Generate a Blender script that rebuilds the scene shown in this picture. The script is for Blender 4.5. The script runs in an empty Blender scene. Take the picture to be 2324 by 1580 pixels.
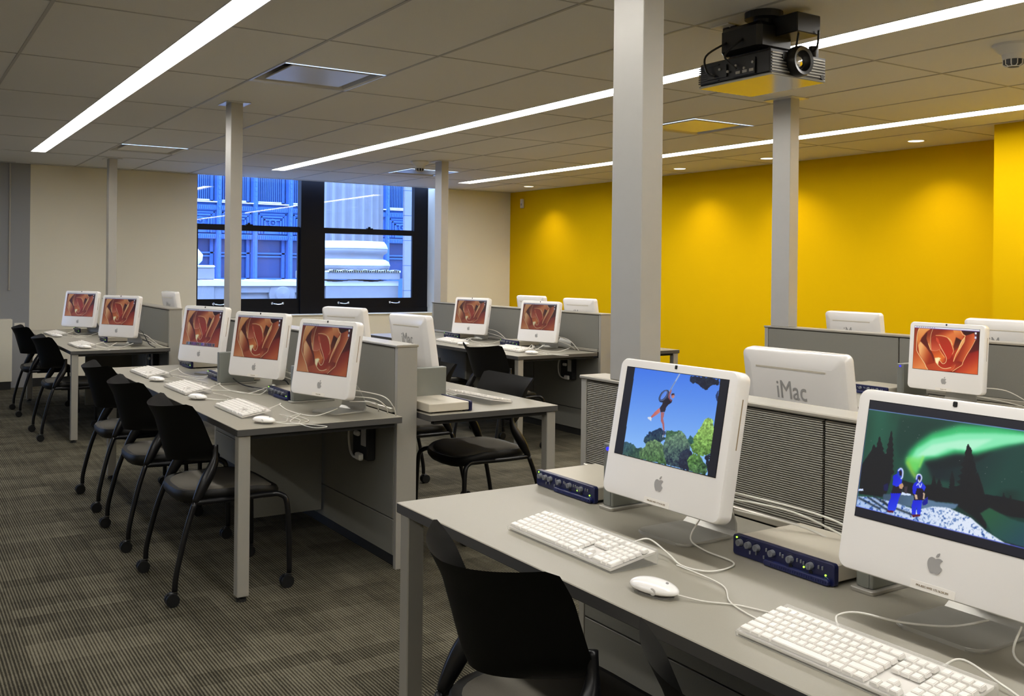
import bpy, bmesh, math, random
import numpy as np
from mathutils import Vector, Matrix
random.seed(7)
PI = math.pi
SC = bpy.context.scene
COL = SC.collection

# ------------------------------------------------------------------ camera
FPX, YAW, ROLL, CY, ZC = 2222.2, -0.99953, 0.0105, 610.6, 1.4346
cam_d = bpy.data.cameras.new('camera')
cam = bpy.data.objects.new('camera', cam_d); COL.objects.link(cam)
cam_d.sensor_fit = 'HORIZONTAL'; cam_d.sensor_width = 36.0
cam_d.lens = 36.0 * FPX / 2324.0
cam_d.shift_x = 0.0
cam_d.shift_y = -(790.0 - CY) / 2324.0
cam_d.clip_start = 0.05; cam_d.clip_end = 200
_f = Vector((math.sin(YAW), math.cos(YAW), 0)); _r = Vector((math.cos(YAW), -math.sin(YAW), 0)); _u = Vector((0, 0, 1))
_r2 = _r * math.cos(ROLL) + _u * math.sin(ROLL); _u2 = -_r * math.sin(ROLL) + _u * math.cos(ROLL)
_m = Matrix((_r2, _u2, -_f)).transposed().to_4x4(); _m.translation = Vector((0, 0, ZC))
cam.matrix_world = _m
SC.camera = cam

# ------------------------------------------------------------------ view, world
SC.view_settings.view_transform = 'Standard'
SC.view_settings.look = 'None'
SC.view_settings.exposure = 0.0
SC.view_settings.gamma = 1.0
SC.view_settings.use_curve_mapping = False
try:
    SC.cycles.use_denoising = True
    SC.cycles.max_bounces = 8
    SC.cycles.diffuse_bounces = 4
    SC.cycles.glossy_bounces = 4
    SC.cycles.transmission_bounces = 6
    SC.cycles.sample_clamp_indirect = 6.0
    SC.cycles.caustics_reflective = False
    SC.cycles.caustics_refractive = False
except Exception:
    pass
w = bpy.data.worlds.new('winter_sky'); SC.world = w; w.use_nodes = True
wn = w.node_tree; bg = wn.nodes['Background']
bg.inputs['Strength'].default_value = 1.0
_tc = wn.nodes.new('ShaderNodeTexCoord'); _sp = wn.nodes.new('ShaderNodeSeparateXYZ'); _cr = wn.nodes.new('ShaderNodeValToRGB')
_cr.color_ramp.elements[0].position = .42; _cr.color_ramp.elements[0].color = (0.32, 0.60, 1.3, 1)
_cr.color_ramp.elements[1].position = .75; _cr.color_ramp.elements[1].color = (3.8, 5.6, 10.0, 1)
_mr = wn.nodes.new('ShaderNodeMapRange'); _mr.inputs[1].default_value = -1.0
wn.links.new(_tc.outputs['Generated'], _sp.inputs[0]); wn.links.new(_sp.outputs['Z'], _mr.inputs[0]); wn.links.new(_mr.outputs[0], _cr.inputs[0]); wn.links.new(_cr.outputs[0], bg.inputs['Color'])

def area_lamp(name, loc, rot, sx, sy, power, color):
    d = bpy.data.lights.new(name, 'AREA'); d.shape = 'RECTANGLE'; d.size = sx; d.size_y = sy
    d.energy = power; d.color = color
    o = bpy.data.objects.new(name, d); COL.objects.link(o); o.location = loc; o.rotation_euler = rot
    return o
STRIP_E = 26.0
STRIP_C = (1.0, 0.97, 0.92)
SPOT_W = 40.0

# ------------------------------------------------------------------ materials
def new_mat(name):
    m = bpy.data.materials.new(name); m.use_nodes = True
    return m, m.node_tree, m.node_tree.nodes['Principled BSDF']
def mat(name, col, rough=0.5, metal=0.0, noise=0.0, nscale=40.0, bump=0.0, bscale=200.0, spec=None, coat=0.0):
    m, nt, b = new_mat(name)
    b.inputs['Base Color'].default_value = (*col, 1)
    b.inputs['Roughness'].default_value = rough
    b.inputs['Metallic'].default_value = metal
    if spec is not None: b.inputs['Specular IOR Level'].default_value = spec
    if coat: b.inputs['Coat Weight'].default_value = coat; b.inputs['Coat Roughness'].default_value = 0.06
    tc = nt.nodes.new('ShaderNodeTexCoord')
    if noise:
        n = nt.nodes.new('ShaderNodeTexNoise'); n.inputs['Scale'].default_value = nscale; n.inputs['Detail'].default_value = 4
        r = nt.nodes.new('ShaderNodeMapRange'); r.inputs[3].default_value = 1 - noise; r.inputs[4].default_value = 1 + noise
        mx = nt.nodes.new('ShaderNodeVectorMath'); mx.operation = 'SCALE'; mx.inputs[0].default_value = col
        nt.links.new(tc.outputs['Object'], n.inputs['Vector']); nt.links.new(n.outputs['Fac'], r.inputs[0])
        nt.links.new(r.outputs[0], mx.inputs['Scale']); nt.links.new(mx.outputs[0], b.inputs['Base Color'])
    if bump:
        n2 = nt.nodes.new('ShaderNodeTexNoise'); n2.inputs['Scale'].default_value = bscale
        bp = nt.nodes.new('ShaderNodeBump'); bp.inputs['Strength'].default_value = bump; bp.inputs['Distance'].default_value = 0.002
        nt.links.new(tc.outputs['Object'], n2.inputs['Vector']); nt.links.new(n2.outputs['Fac'], bp.inputs['Height'])
        nt.links.new(bp.outputs['Normal'], b.inputs['Normal'])
    return m
def emit(name, col, s):
    m, nt, b = new_mat(name)
    b.inputs['Base Color'].default_value = (0, 0, 0, 1)
    b.inputs['Emission Color'].default_value = (*col, 1); b.inputs['Emission Strength'].default_value = s
    return m

M = {}
M['wall'] = mat('painted_wall', (0.79, 0.755, 0.645), 0.85, spec=.2, noise=.02, nscale=3, bump=.15, bscale=120)
M['grey_wall'] = mat('grey_shaded_wall', (0.30, 0.31, 0.33), 0.75, bump=.15, bscale=120)  # wall section in shade; the shade is put into this grey base colour
M['yellow'] = mat('yellow_wall', (0.74, 0.46, 0.001), 0.95, noise=.02, nscale=4, bump=.12, bscale=150, spec=.06)
M['ceiling'] = mat('ceiling_tile', (0.77, 0.75, 0.70), 0.9, noise=.05, nscale=180, bump=.5, bscale=420)
M['grid'] = mat('ceiling_grid', (0.42, 0.40, 0.36), 0.5)
M['black_base'] = mat('black_rubber', (0.012, 0.012, 0.012), 0.55)
M['laminate'] = mat('grey_laminate', (0.31, 0.29, 0.235), 0.38, noise=.05, nscale=300, bump=.05, bscale=500)
M['edge'] = mat('laminate_edge', (0.070, 0.068, 0.066), 0.42)
M['frame'] = mat('silver_paint', (0.36, 0.345, 0.305), 0.42, metal=0.2, noise=.02, nscale=60)
M['frame_lt'] = mat('silver_cap', (0.40, 0.375, 0.32), 0.33, metal=0.45)
M['pole'] = mat('brushed_pole', (0.46, 0.445, 0.41), 0.40, metal=0.30, noise=.04, nscale=14)
M['fabric'] = mat('panel_fabric', (0.185, 0.18, 0.155), 0.85, noise=.10, nscale=500, bump=.3, bscale=700)
M['dark'] = mat('dark_void', (0.006, 0.006, 0.006), 0.8)
M['chair'] = mat('black_plastic', (0.0035, 0.0033, 0.003), 0.5, spec=.35, bump=.15, bscale=600)
M['tube'] = mat('black_tube', (0.004, 0.004, 0.005), 0.32, spec=.35)
M['seat'] = mat('charcoal_upholstery', (0.085, 0.076, 0.060), 0.95, noise=.18, nscale=700, bump=.4, bscale=900)
M['rubber'] = mat('caster_rubber', (0.005, 0.005, 0.005), 0.6, spec=.3)
M['chrome'] = mat('chrome', (0.75, 0.75, 0.76), 0.15, metal=1.0)
M['mac'] = mat('white_polycarbonate', (0.88, 0.855, 0.83), 0.22, spec=.5, coat=.35)
M['mac_grey'] = mat('grey_logo', (0.36, 0.35, 0.34), 0.35)
M['side'] = mat('pale_grey_plastic', (0.62, 0.60, 0.58), 0.35)
M['alu'] = mat('anodised_aluminium', (0.46, 0.45, 0.41), 0.38, metal=0.45)
M['slot'] = mat('slot_brown', (0.30, 0.22, 0.12), 0.5)
M['key'] = mat('white_keycap', (0.88, 0.85, 0.80), 0.35)
M['legend'] = mat('key_print', (0.35, 0.30, 0.24), 0.5)
M['cord'] = mat('white_cord', (0.72, 0.70, 0.64), 0.4)
M['cord_blk'] = mat('black_cord', (0.012, 0.012, 0.012), 0.45)
M['case'] = mat('cream_steel_case', (0.62, 0.57, 0.47), 0.42, noise=.02, nscale=200)
M['blue'] = mat('navy_panel', (0.004, 0.007, 0.060), 0.35)
M['blue_lt'] = mat('navy_lip', (0.014, 0.020, 0.10), 0.4)
M['knob'] = mat('grey_knob', (0.20, 0.21, 0.24), 0.35)
M['print'] = mat('pale_blue_print', (0.28, 0.32, 0.60), 0.5)
M['led'] = emit('green_led', (0.35, 1.0, 0.05), 3.0)
M['bled'] = emit('blue_led', (0.03, 0.03, 1.0), 1.5)
M['drive'] = mat('grey_drive_metal', (0.26, 0.27, 0.25), 0.38, metal=.5)
M['label'] = mat('paper_label', (0.84, 0.80, 0.74), 0.7)
M['ink'] = mat('brown_ink', (0.16, 0.10, 0.03), 0.8)
M['winframe'] = mat('black_window_paint', (0.004, 0.004, 0.006), 0.5, spec=.15)
M['white'] = mat('white_plastic', (0.75, 0.72, 0.66), 0.45)
M['vent'] = mat('vent_steel', (0.62, 0.60, 0.56), 0.30, metal=.45)
M['proj'] = mat('projector_shell', (0.22, 0.21, 0.18), 0.35, metal=.3)
M['proj_bot'] = mat('projector_underside', (0.42, 0.41, 0.37), 0.14, metal=.55)
M['proj_dk'] = mat('projector_black', (0.010, 0.010, 0.010), 0.35)
M['stone'] = mat('limestone', (0.24, 0.245, 0.255), 0.85, noise=.10, nscale=6)
M['stone_dk'] = mat('terracotta_shade_tone', (0.013, 0.052, 0.19), 0.8, noise=.22, nscale=9)  # back wall darker than its relief, colour standing in for missing shadows
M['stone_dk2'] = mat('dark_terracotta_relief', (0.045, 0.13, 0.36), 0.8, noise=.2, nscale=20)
M['snow'] = mat('snow', (0.62, 0.62, 0.64), 0.9)
M['farglass'] = mat('far_window_glass', (0.015, 0.045, 0.15), 0.3)  # blue of the reflected sky put into the pane colour
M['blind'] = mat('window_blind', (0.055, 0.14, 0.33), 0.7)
M['strip'] = emit('strip_diffuser', STRIP_C, STRIP_E)
M['lamp'] = emit('downlight_lens', (1.0, 0.90, 0.66), 3.0)

def ribbed():
    m, nt, b = new_mat('ribbed_panel')
    tc = nt.nodes.new('ShaderNodeTexCoord'); sx = nt.nodes.new('ShaderNodeSeparateXYZ')
    ml = nt.nodes.new('ShaderNodeMath'); ml.operation = 'MULTIPLY'; ml.inputs[1].default_value = 2 * PI / 0.0062
    sn = nt.nodes.new('ShaderNodeMath'); sn.operation = 'SINE'
    cr = nt.nodes.new('ShaderNodeValToRGB')
    cr.color_ramp.elements[0].color = (0.05, 0.047, 0.038, 1); cr.color_ramp.elements[0].position = .25
    cr.color_ramp.elements[1].color = (0.30, 0.285, 0.24, 1); cr.color_ramp.elements[1].position = .75
    mr = nt.nodes.new('ShaderNodeMapRange'); mr.inputs[1].default_value = -1
    bp = nt.nodes.new('ShaderNodeBump'); bp.inputs['Distance'].default_value = .002; bp.inputs['Strength'].default_value = .6
    L = nt.links.new
    L(tc.outputs['Object'], sx.inputs[0]); L(sx.outputs['Z'], ml.inputs[0]); L(ml.outputs[0], sn.inputs[0])
    L(sn.outputs[0], mr.inputs[0]); L(mr.outputs[0], cr.inputs[0]); L(cr.outputs[0], b.inputs['Base Color'])
    L(sn.outputs[0], bp.inputs['Height']); L(bp.outputs['Normal'], b.inputs['Normal'])
    b.inputs['Roughness'].default_value = .45; b.inputs['Metallic'].default_value = .3
    return m
M['ribbed'] = ribbed()

def clear_plastic():
    m, nt, b = new_mat('clear_acrylic')
    b.inputs['Base Color'].default_value = (0.86, 0.84, 0.80, 1); b.inputs['Roughness'].default_value = .08
    b.inputs['Alpha'].default_value = .25; b.inputs['IOR'].default_value = 1.45
    return m
M['acrylic'] = clear_plastic()

def window_glass():
    m = bpy.data.materials.new('window_glass'); m.use_nodes = True; nt = m.node_tree; nt.nodes.clear()
    o = nt.nodes.new('ShaderNodeOutputMaterial'); t = nt.nodes.new('ShaderNodeBsdfTransparent'); g = nt.nodes.new('ShaderNodeBsdfGlossy')
    g.inputs['Roughness'].default_value = 0.0; g.inputs['Color'].default_value = (1, 1, 1, 1)
    t.inputs['Color'].default_value = (0.92, 0.95, 1.0, 1)
    f = nt.nodes.new('ShaderNodeFresnel'); f.inputs['IOR'].default_value = 1.5
    mx = nt.nodes.new('ShaderNodeMixShader'); hf = nt.nodes.new('ShaderNodeMath'); hf.operation = 'MULTIPLY'; hf.inputs[1].default_value = .5
    nt.links.new(f.outputs[0], hf.inputs[0]); nt.links.new(hf.outputs[0], mx.inputs[0]); nt.links.new(t.outputs[0], mx.inputs[1]); nt.links.new(g.outputs[0], mx.inputs[2])
    nt.links.new(mx.outputs[0], o.inputs['Surface'])
    return m
M['glass'] = window_glass()

def carpet():
    m, nt, b = new_mat('loop_carpet')
    L = nt.links.new
    tc = nt.nodes.new('ShaderNodeTexCoord')
    # loop rows running along X, slightly wavering
    mp = nt.nodes.new('ShaderNodeMapping'); mp.inputs['Scale'].default_value = (1, 1, 1)
    wv = nt.nodes.new('ShaderNodeTexWave'); wv.wave_type = 'BANDS'; wv.bands_direction = 'Y'
    wv.inputs['Scale'].default_value = 26; wv.inputs['Distortion'].default_value = .9; wv.inputs['Detail'].default_value = 2; wv.inputs['Detail Scale'].default_value = 3
    n1 = nt.nodes.new('ShaderNodeTexNoise'); n1.inputs['Scale'].default_value = 230; n1.inputs['Detail'].default_value = 3
    mp2 = nt.nodes.new('ShaderNodeMapping'); mp2.inputs['Scale'].default_value = (2.5, 40, 1)
    n2 = nt.nodes.new('ShaderNodeTexNoise'); n2.inputs['Scale'].default_value = 1.0; n2.inputs['Detail'].default_value = 3
    mp3 = nt.nodes.new('ShaderNodeMapping'); mp3.inputs['Scale'].default_value = (9, 5, 1)
    n3 = nt.nodes.new('ShaderNodeTexNoise'); n3.inputs['Scale'].default_value = 1.0; n3.inputs['Detail'].default_value = 2
    br = nt.nodes.new('ShaderNodeTexBrick'); br.inputs['Scale'].default_value = 1.0
    br.inputs['Brick Width'].default_value = .33; br.inputs['Row Height'].default_value = .15; br.inputs['Mortar Size'].default_value = 0.0
    br.offset = .37; br.inputs['Bias'].default_value = 0
    br.inputs['Color1'].default_value = (0.2, 0.2, 0.2, 1); br.inputs['Color2'].default_value = (1, 1, 1, 1)
    br2 = nt.nodes.new('ShaderNodeTexBrick'); br2.inputs['Scale'].default_value = 1.0
    br2.inputs['Brick Width'].default_value = .11; br2.inputs['Row Height'].default_value = .46; br2.inputs['Mortar Size'].default_value = 0.0
    br2.inputs['Color1'].default_value = (0.1, 0.1, 0.1, 1); br2.inputs['Color2'].default_value = (1, 1, 1, 1); br2.offset = .61
    for n, s in ((mp, tc), (mp2, tc), (mp3, tc)): L(s.outputs['Object'], n.inputs['Vector'])
    L(mp.outputs[0], wv.inputs['Vector']); L(tc.outputs['Object'], n1.inputs['Vector'])
    L(mp2.outputs[0], n2.inputs['Vector']); L(mp3.outputs[0], n3.inputs['Vector'])
    L(tc.outputs['Object'], br.inputs['Vector']); L(tc.outputs['Object'], br2.inputs['Vector'])
    def math_(op, a, b2, clamp=False):
        x = nt.nodes.new('ShaderNodeMath'); x.operation = op; x.use_clamp = clamp
        for i, v in enumerate((a, b2)):
            if isinstance(v, (int, float)): x.inputs[i].default_value = v
            else: L(v, x.inputs[i])
        return x.outputs[0]
    t = math_('ADD', math_('MULTIPLY', wv.outputs['Fac'], .34), math_('MULTIPLY', n1.outputs['Fac'], .34))
    t = math_('ADD', t, math_('MULTIPLY', n2.outputs['Fac'], .26))
    t = math_('ADD', t, math_('MULTIPLY', n3.outputs['Fac'], .20))
    t = math_('ADD', t, math_('MULTIPLY', br.outputs['Color'], .10))
    t = math_('ADD', t, math_('MULTIPLY', br2.outputs['Color'], .13))
    cr = nt.nodes.new('ShaderNodeValToRGB')
    e = cr.color_ramp.elements; e[0].position = .36; e[0].color = (0.008, 0.007, 0.004, 1)
    e[1].position = .92; e[1].color = (0.165, 0.150, 0.108, 1)
    k = e.new(.60); k.color = (0.031, 0.027, 0.017, 1)
    L(t, cr.inputs[0]); L(cr.outputs[0], b.inputs['Base Color'])
    bp = nt.nodes.new('ShaderNodeBump'); bp.inputs['Strength'].default_value = .5; bp.inputs['Distance'].default_value = .004
    L(t, bp.inputs['Height']); L(bp.outputs[0], b.inputs['Normal'])
    b.inputs['Roughness'].default_value = .97; b.inputs['Specular IOR Level'].default_value = .15
    return m
M['carpet'] = carpet()

def screen_mat(name, s):
    m, nt, b = new_mat(name)
    a = nt.nodes.new('ShaderNodeVertexColor'); a.layer_name = 'picture'
    b.inputs['Base Color'].default_value = (0.01, 0.01, 0.01, 1); b.inputs['Roughness'].default_value = .35
    nt.links.new(a.outputs['Color'], b.inputs['Emission Color']); b.inputs['Emission Strength'].default_value = s
    return m
M['screen'] = screen_mat('lit_display', 0.95)
M['screen_dim'] = screen_mat('lit_display_dimmed', 0.72)

# ------------------------------------------------------------------ mesh helpers
def obj(name, bm, m, parent=None, smooth=False, loc=None, autos=None):
    me = bpy.data.meshes.new(name); bmesh.ops.recalc_face_normals(bm, faces=bm.faces[:]) if smooth != 'raw' else None
    bm.to_mesh(me); bm.free()
    if isinstance(m, (list, tuple)):
        for x in m: me.materials.append(x)
    else: me.materials.append(m)
    if smooth:
        for p in me.polygons: p.use_smooth = True
    if autos is not None:
        me.set_sharp_from_angle(angle=math.radians(autos))
    o = bpy.data.objects.new(name, me); COL.objects.link(o)
    if parent is not None: o.parent = parent
    if loc is not None: o.location = loc
    return o
def meta(o, label, cat, group=None, kind=None):
    if label: o['label'] = label
    if cat: o['category'] = cat
    if group: o['group'] = group
    if kind: o['kind'] = kind
    return o
def thing(name, label, cat, loc=(0, 0, 0), rz=0.0, group=None):
    o = bpy.data.objects.new(name, None); COL.objects.link(o); o.empty_display_size = .1
    o.location = loc; o.rotation_euler = (0, 0, rz)
    return meta(o, label, cat, group)
def struct(name, bm, m, parent=None, **k):
    o = obj(name, bm, m, parent, **k)
    if parent is None: o['kind'] = 'structure'
    return o
def dup(o, parent=None):
    c = o.copy(); COL.objects.link(c)
    if parent is not None:
        c.parent = parent; c.matrix_parent_inverse = Matrix()
    for ch in list(o.children): dup(ch, c)
    return c
def box(bm, x0, x1, y0, y1, z0, z1, bev=0.0, mi=0, seg=1):
    vs = [bm.verts.new((x, y, z)) for x in (x0, x1) for y in (y0, y1) for z in (z0, z1)]
    f = [(0, 1, 3, 2), (4, 6, 7, 5), (0, 4, 5, 1), (2, 3, 7, 6), (0, 2, 6, 4), (1, 5, 7, 3)]
    fs = [bm.faces.new([vs[i] for i in q]) for q in f]
    for q in fs: q.material_index = mi
    if bev:
        es = set(e for q in fs for e in q.edges)
        bmesh.ops.bevel(bm, geom=list(es), offset=bev, segments=seg, affect='EDGES', profile=.5)
    return vs
def B(*a, **k):
    bm = bmesh.new(); box(bm, *a, **k); return bm
def tube(bm, pts, r, seg=8, caps=True, closed=False, mi=0, sq=1.0):
    pts = [Vector(p) for p in pts]; n = len(pts)
    rs = r if isinstance(r, (list, tuple)) else [r] * n
    rings = []; up = Vector((0, 0, 1)); prev = None
    for i, p in enumerate(pts):
        a = pts[max(i - 1, 0)]; c = pts[min(i + 1, n - 1)]
        d = (c - a).normalized()
        if prev is None:
            s = d.cross(up)
            if s.length < 1e-3: s = d.cross(Vector((1, 0, 0)))
            s.normalize()
        else:
            s = (prev - d * prev.dot(d)); s.normalize()
        prev = s; t = d.cross(s)
        rings.append([bm.verts.new(p + (s * math.cos(2 * PI * k / seg) + t * math.sin(2 * PI * k / seg) * sq) * rs[i]) for k in range(seg)])
    for a, b in zip(rings, rings[1:]):
        for k in range(seg):
            f = bm.faces.new((a[k], a[(k + 1) % seg], b[(k + 1) % seg], b[k])); f.material_index = mi
    if caps:
        bm.faces.new(rings[0][::-1]).material_index = mi; bm.faces.new(rings[-1]).material_index = mi
def spline(pts, n=8):
    P = [Vector(p) for p in pts]; out = []
    for i in range(len(P) - 1):
        p0 = P[max(i - 1, 0)]; p1 = P[i]; p2 = P[i + 1]; p3 = P[min(i + 2, len(P) - 1)]
        for k in range(n):
            t = k / n
            out.append(0.5 * ((2 * p1) + (-p0 + p2) * t + (2 * p0 - 5 * p1 + 4 * p2 - p3) * t * t + (-p0 + 3 * p1 - 3 * p2 + p3) * t ** 3))
    out.append(P[-1]); return out
def cyl(bm, c, r, h, seg=24, axis='z', r2=None, mi=0):
    r2 = r if r2 is None else r2; c = Vector(c)
    def P(rr, a, t):
        x, y = rr * math.cos(a), rr * math.sin(a)
        v = {'z': (x, y, t), 'y': (x, t, y), 'x': (t, x, y)}[axis]
        return c + Vector(v)
    A = [bm.verts.new(P(r, 2 * PI * k / seg, 0)) for k in range(seg)]
    D = [bm.verts.new(P(r2, 2 * PI * k / seg, h)) for k in range(seg)]
    for k in range(seg):
        bm.faces.new((A[k], A[(k + 1) % seg], D[(k + 1) % seg], D[k])).material_index = mi
    bm.faces.new(A[::-1]).material_index = mi; bm.faces.new(D).material_index = mi
def lathe(bm, prof, c=(0, 0, 0), seg=32, mi=0, axis='z'):
    rings = []
    for r, z in prof:
        ring = []
        for k in range(seg):
            a = 2 * PI * k / seg; x, y = max(r, 1e-4) * math.cos(a), max(r, 1e-4) * math.sin(a)
            v = {'z': (x, y, z), 'x': (z, x, y), 'y': (x, z, y)}[axis]
            ring.append(bm.verts.new((c[0] + v[0], c[1] + v[1], c[2] + v[2])))
        rings.append(ring)
    for a, b in zip(rings, rings[1:]):
        for k in range(seg):
            bm.faces.new((a[k], a[(k + 1) % seg], b[(k + 1) % seg], b[k])).material_index = mi
def rrect(w, h, r, n=5):
    pts = []
    for cx, cz, a0 in ((w / 2 - r, h / 2 - r, 0), (-w / 2 + r, h / 2 - r, PI / 2), (-w / 2 + r, -h / 2 + r, PI), (w / 2 - r, -h / 2 + r, 1.5 * PI)):
        for k in range(n + 1):
            a = a0 + PI / 2 * k / n; pts.append((cx + r * math.cos(a), cz + r * math.sin(a)))
    return pts
def slab(bm, w, h, r, prof, cz=0.0, n=5, cx=0.0, mi=0, plane='xz'):
    """rounded rectangle in the XZ plane, extruded along Y through profile [(y, inset), ...]"""
    loops = []
    for y, ins in prof:
        pts = rrect(w - 2 * ins, h - 2 * ins, max(r - ins * .6, .0005), n)
        if plane == 'xz': loops.append([bm.verts.new((cx + a, y, cz + b)) for a, b in pts])
        else: loops.append([bm.verts.new((cx + a, cz + b, y)) for a, b in pts])
    for a, b in zip(loops, loops[1:]):
        m_ = len(a)
        for k in range(m_): bm.faces.new((a[k], a[(k + 1) % m_], b[(k + 1) % m_], b[k])).material_index = mi
    bm.faces.new(loops[0][::-1]).material_index = mi; bm.faces.new(loops[-1]).material_index = mi
def prism(bm, pts, y0, y1, mi=0, plane='xz'):
    def V(a, b, y): return (a, y, b) if plane == 'xz' else ((a, b, y) if plane == 'xy' else (y, a, b))
    A = [bm.verts.new(V(a, b, y0)) for a, b in pts]; D = [bm.verts.new(V(a, b, y1)) for a, b in pts]
    n = len(pts)
    for k in range(n): bm.faces.new((A[k], A[(k + 1) % n], D[(k + 1) % n], D[k])).material_index = mi
    bm.faces.new(A[::-1]).material_index = mi; bm.faces.new(D).material_index = mi
def text_mesh(name, s, size, m, parent, loc, rot, ext=0.0004, align='CENTER', sx=1.0, bold=0.0):
    cu = bpy.data.curves.new(name, 'FONT'); cu.body = s; cu.size = size; cu.extrude = ext; cu.align_x = align; cu.align_y = 'CENTER'
    cu.offset = bold
    t = bpy.data.objects.new(name, cu); COL.objects.link(t)
    dg = bpy.context.evaluated_depsgraph_get(); dg.update()
    me = bpy.data.meshes.new_from_object(t.evaluated_get(dg)); me.name = name
    COL.objects.unlink(t); bpy.data.objects.remove(t)
    me.materials.clear(); me.materials.append(m)
    o = bpy.data.objects.new(name, me); COL.objects.link(o); o.parent = parent; o.location = loc; o.rotation_euler = rot; o.scale = (sx, 1, 1)
    return o

# ------------------------------------------------------------------ room shell
CZ = 2.60
XW, XE, YS, YN = -12.65, 2.6, -4.0, 8.09
bm = bmesh.new(); box(bm, -13.3, XE + .3, YS - .3, YN + .3, -.25, 0); struct('floor', bm, M['carpet'])
# ceiling, one sheet with openings for the strips, vents, downlights
YL = [-4.0, -3.35, -2.70, -2.05, -1.375, -1.205, -.667, -.022, .624, 1.272, 1.42, 1.915, 2.56, 3.235, 3.925, 4.095, 4.57, 5.18, 5.86, 6.575, 6.77, 7.22, 8.09]
XL = sorted([-3.45 - 1.297 * k for k in range(-5, 8)] + [XW, XE])
XL = [x for x in XL if XW <= x <= XE]
STR = [(-1.375, -1.205, -4.76, 2.2), (1.272, 1.42, -11.21, 2.2), (3.925, 4.095, -11.50, 2.2), (6.575, 6.77, -11.62, 2.2)]  # first strip unseen, spaced like the rest, length set to light near computers
VENT = [(-6.045, -5.405, 1.915, 2.56), (-10.60, -9.96, 1.915, 2.56), (-6.19, -5.55, 5.21, 5.85), (-10.95, -10.31, 5.21, 5.85)]
def inhole(x, y):
    for a, b, c, d in STR:
        if a < y < b and c < x < d: return True
    for a, b, c, d in VENT:
        if a < x < b and c < y < d: return True
    return False
xs = sorted(set([XW - .02] + XL + [a for h in STR for a in h[2:]] + [a for h in VENT for a in h[:2]]))
ys = sorted(set(YL + [a for h in VENT for a in h[2:]] + [YN + .02]))
bm = bmesh.new()
for x0, x1 in zip(xs, xs[1:]):
    for y0, y1 in zip(ys, ys[1:]):
        if x1 - x0 < 1e-4 or y1 - y0 < 1e-4 or inhole((x0 + x1) / 2, (y0 + y1) / 2): continue
        box(bm, x0, x1, y0, y1, CZ, CZ + .05)
struct('ceiling', bm, M['ceiling'])
bm = bmesh.new()
for y in YL[1:-1]:
    if y in (-1.375, -1.205, 1.272, 1.42, 3.925, 4.095, 6.575, 6.77): continue
    box(bm, XW, XE, y - .008, y + .008, CZ - .003, CZ + .002)
bands = list(zip(YL, YL[1:]))
for x in XL:
    for y0, y1 in bands:
        if (y0, y1) in ((-1.375, -1.205), (1.272, 1.42), (3.925, 4.095), (6.575, 6.77)): continue
        if any(a < x < b and c - .01 < (y0 + y1) / 2 < d + .01 for a, b, c, d in VENT): continue
        box(bm, x - .006, x + .006, y0, y1, CZ - .0025, CZ + .002)
struct('trim_1', bm, M['grid'])

# walls
bm = bmesh.new()
WY0, WY1, WZ0 = 3.36, 6.80, .775
box(bm, XW - .10, XW, 1.44, WY0, 0, CZ)                 # left of the window
box(bm, XW - .30, XW, WY1, YN + .3, 0, CZ)              # right of the window
box(bm, XW - .30, XW, WY0 - .3, WY1, 0, WZ0)            # under the window
box(bm, XW - .40, XW - .10, 0.5, 3.05, 0, CZ)
struct('wall_west', bm, M['wall'])
struct('wall_west_grey', B(XW - .2, XW + .02, -2.6, 1.44, 0, CZ), M['grey_wall'])
bm = bmesh.new(); box(bm, XW, -4.40, YN, YN + .2, 0, CZ); box(bm, -4.40, XE, 7.29, YN + .2, 0, CZ)
struct('wall_north', bm, M['yellow'])
struct('wall_south', B(XW - .2, XE, YS - .2, YS, 0, CZ), M['wall'])
struct('wall_east', B(XE, XE + .2, YS - .2, YN + .2, 0, CZ), M['wall'])
struct('baseboard_west', B(XW, XW + .012, 1.27, YN, 0, .10), M['black_base'])
struct('baseboard_north', B(XW, -4.4, YN - .012, YN, 0, .10), M['black_base'])

# heater cover in the corner by the grey wall
t = thing('heater_cover', 'cream boxed heater cover against the grey wall in the far left corner', 'heater', (XW + .03, .55, 0))
obj('casing', B(0, .16, -1.2, .70, .09, .80, bev=.004), M['wall'], t); obj('plinth', B(0, .15, -1.2, .69, 0, .09), M['black_base'], t)
t = thing('wall_outlet', 'small cream outlet plate with a round plug on the grey wall', 'outlet', (XW + .021, 1.34, .69))
obj('plate', B(0, .008, -.055, .055, -.06, .06, bev=.003), M['white'], t)
bm = bmesh.new(); cyl(bm, (0.008, 0, 0), .032, .03, 16, 'x'); obj('plug', bm, M['white'], t)
bm = bmesh.new(); tube(bm, [(XW + .05, 1.225, CZ - .01), (XW + .05, 1.225, 1.15)], .009, 8); tube(bm, [(XW + .05, 1.225, 1.15), (XW + .05, 1.225, 1.13)], .013, 8)
meta(obj('blind_wand', bm, M['grid']), 'thin grey pull rod hanging on the grey wall section', 'blind rod')

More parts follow.
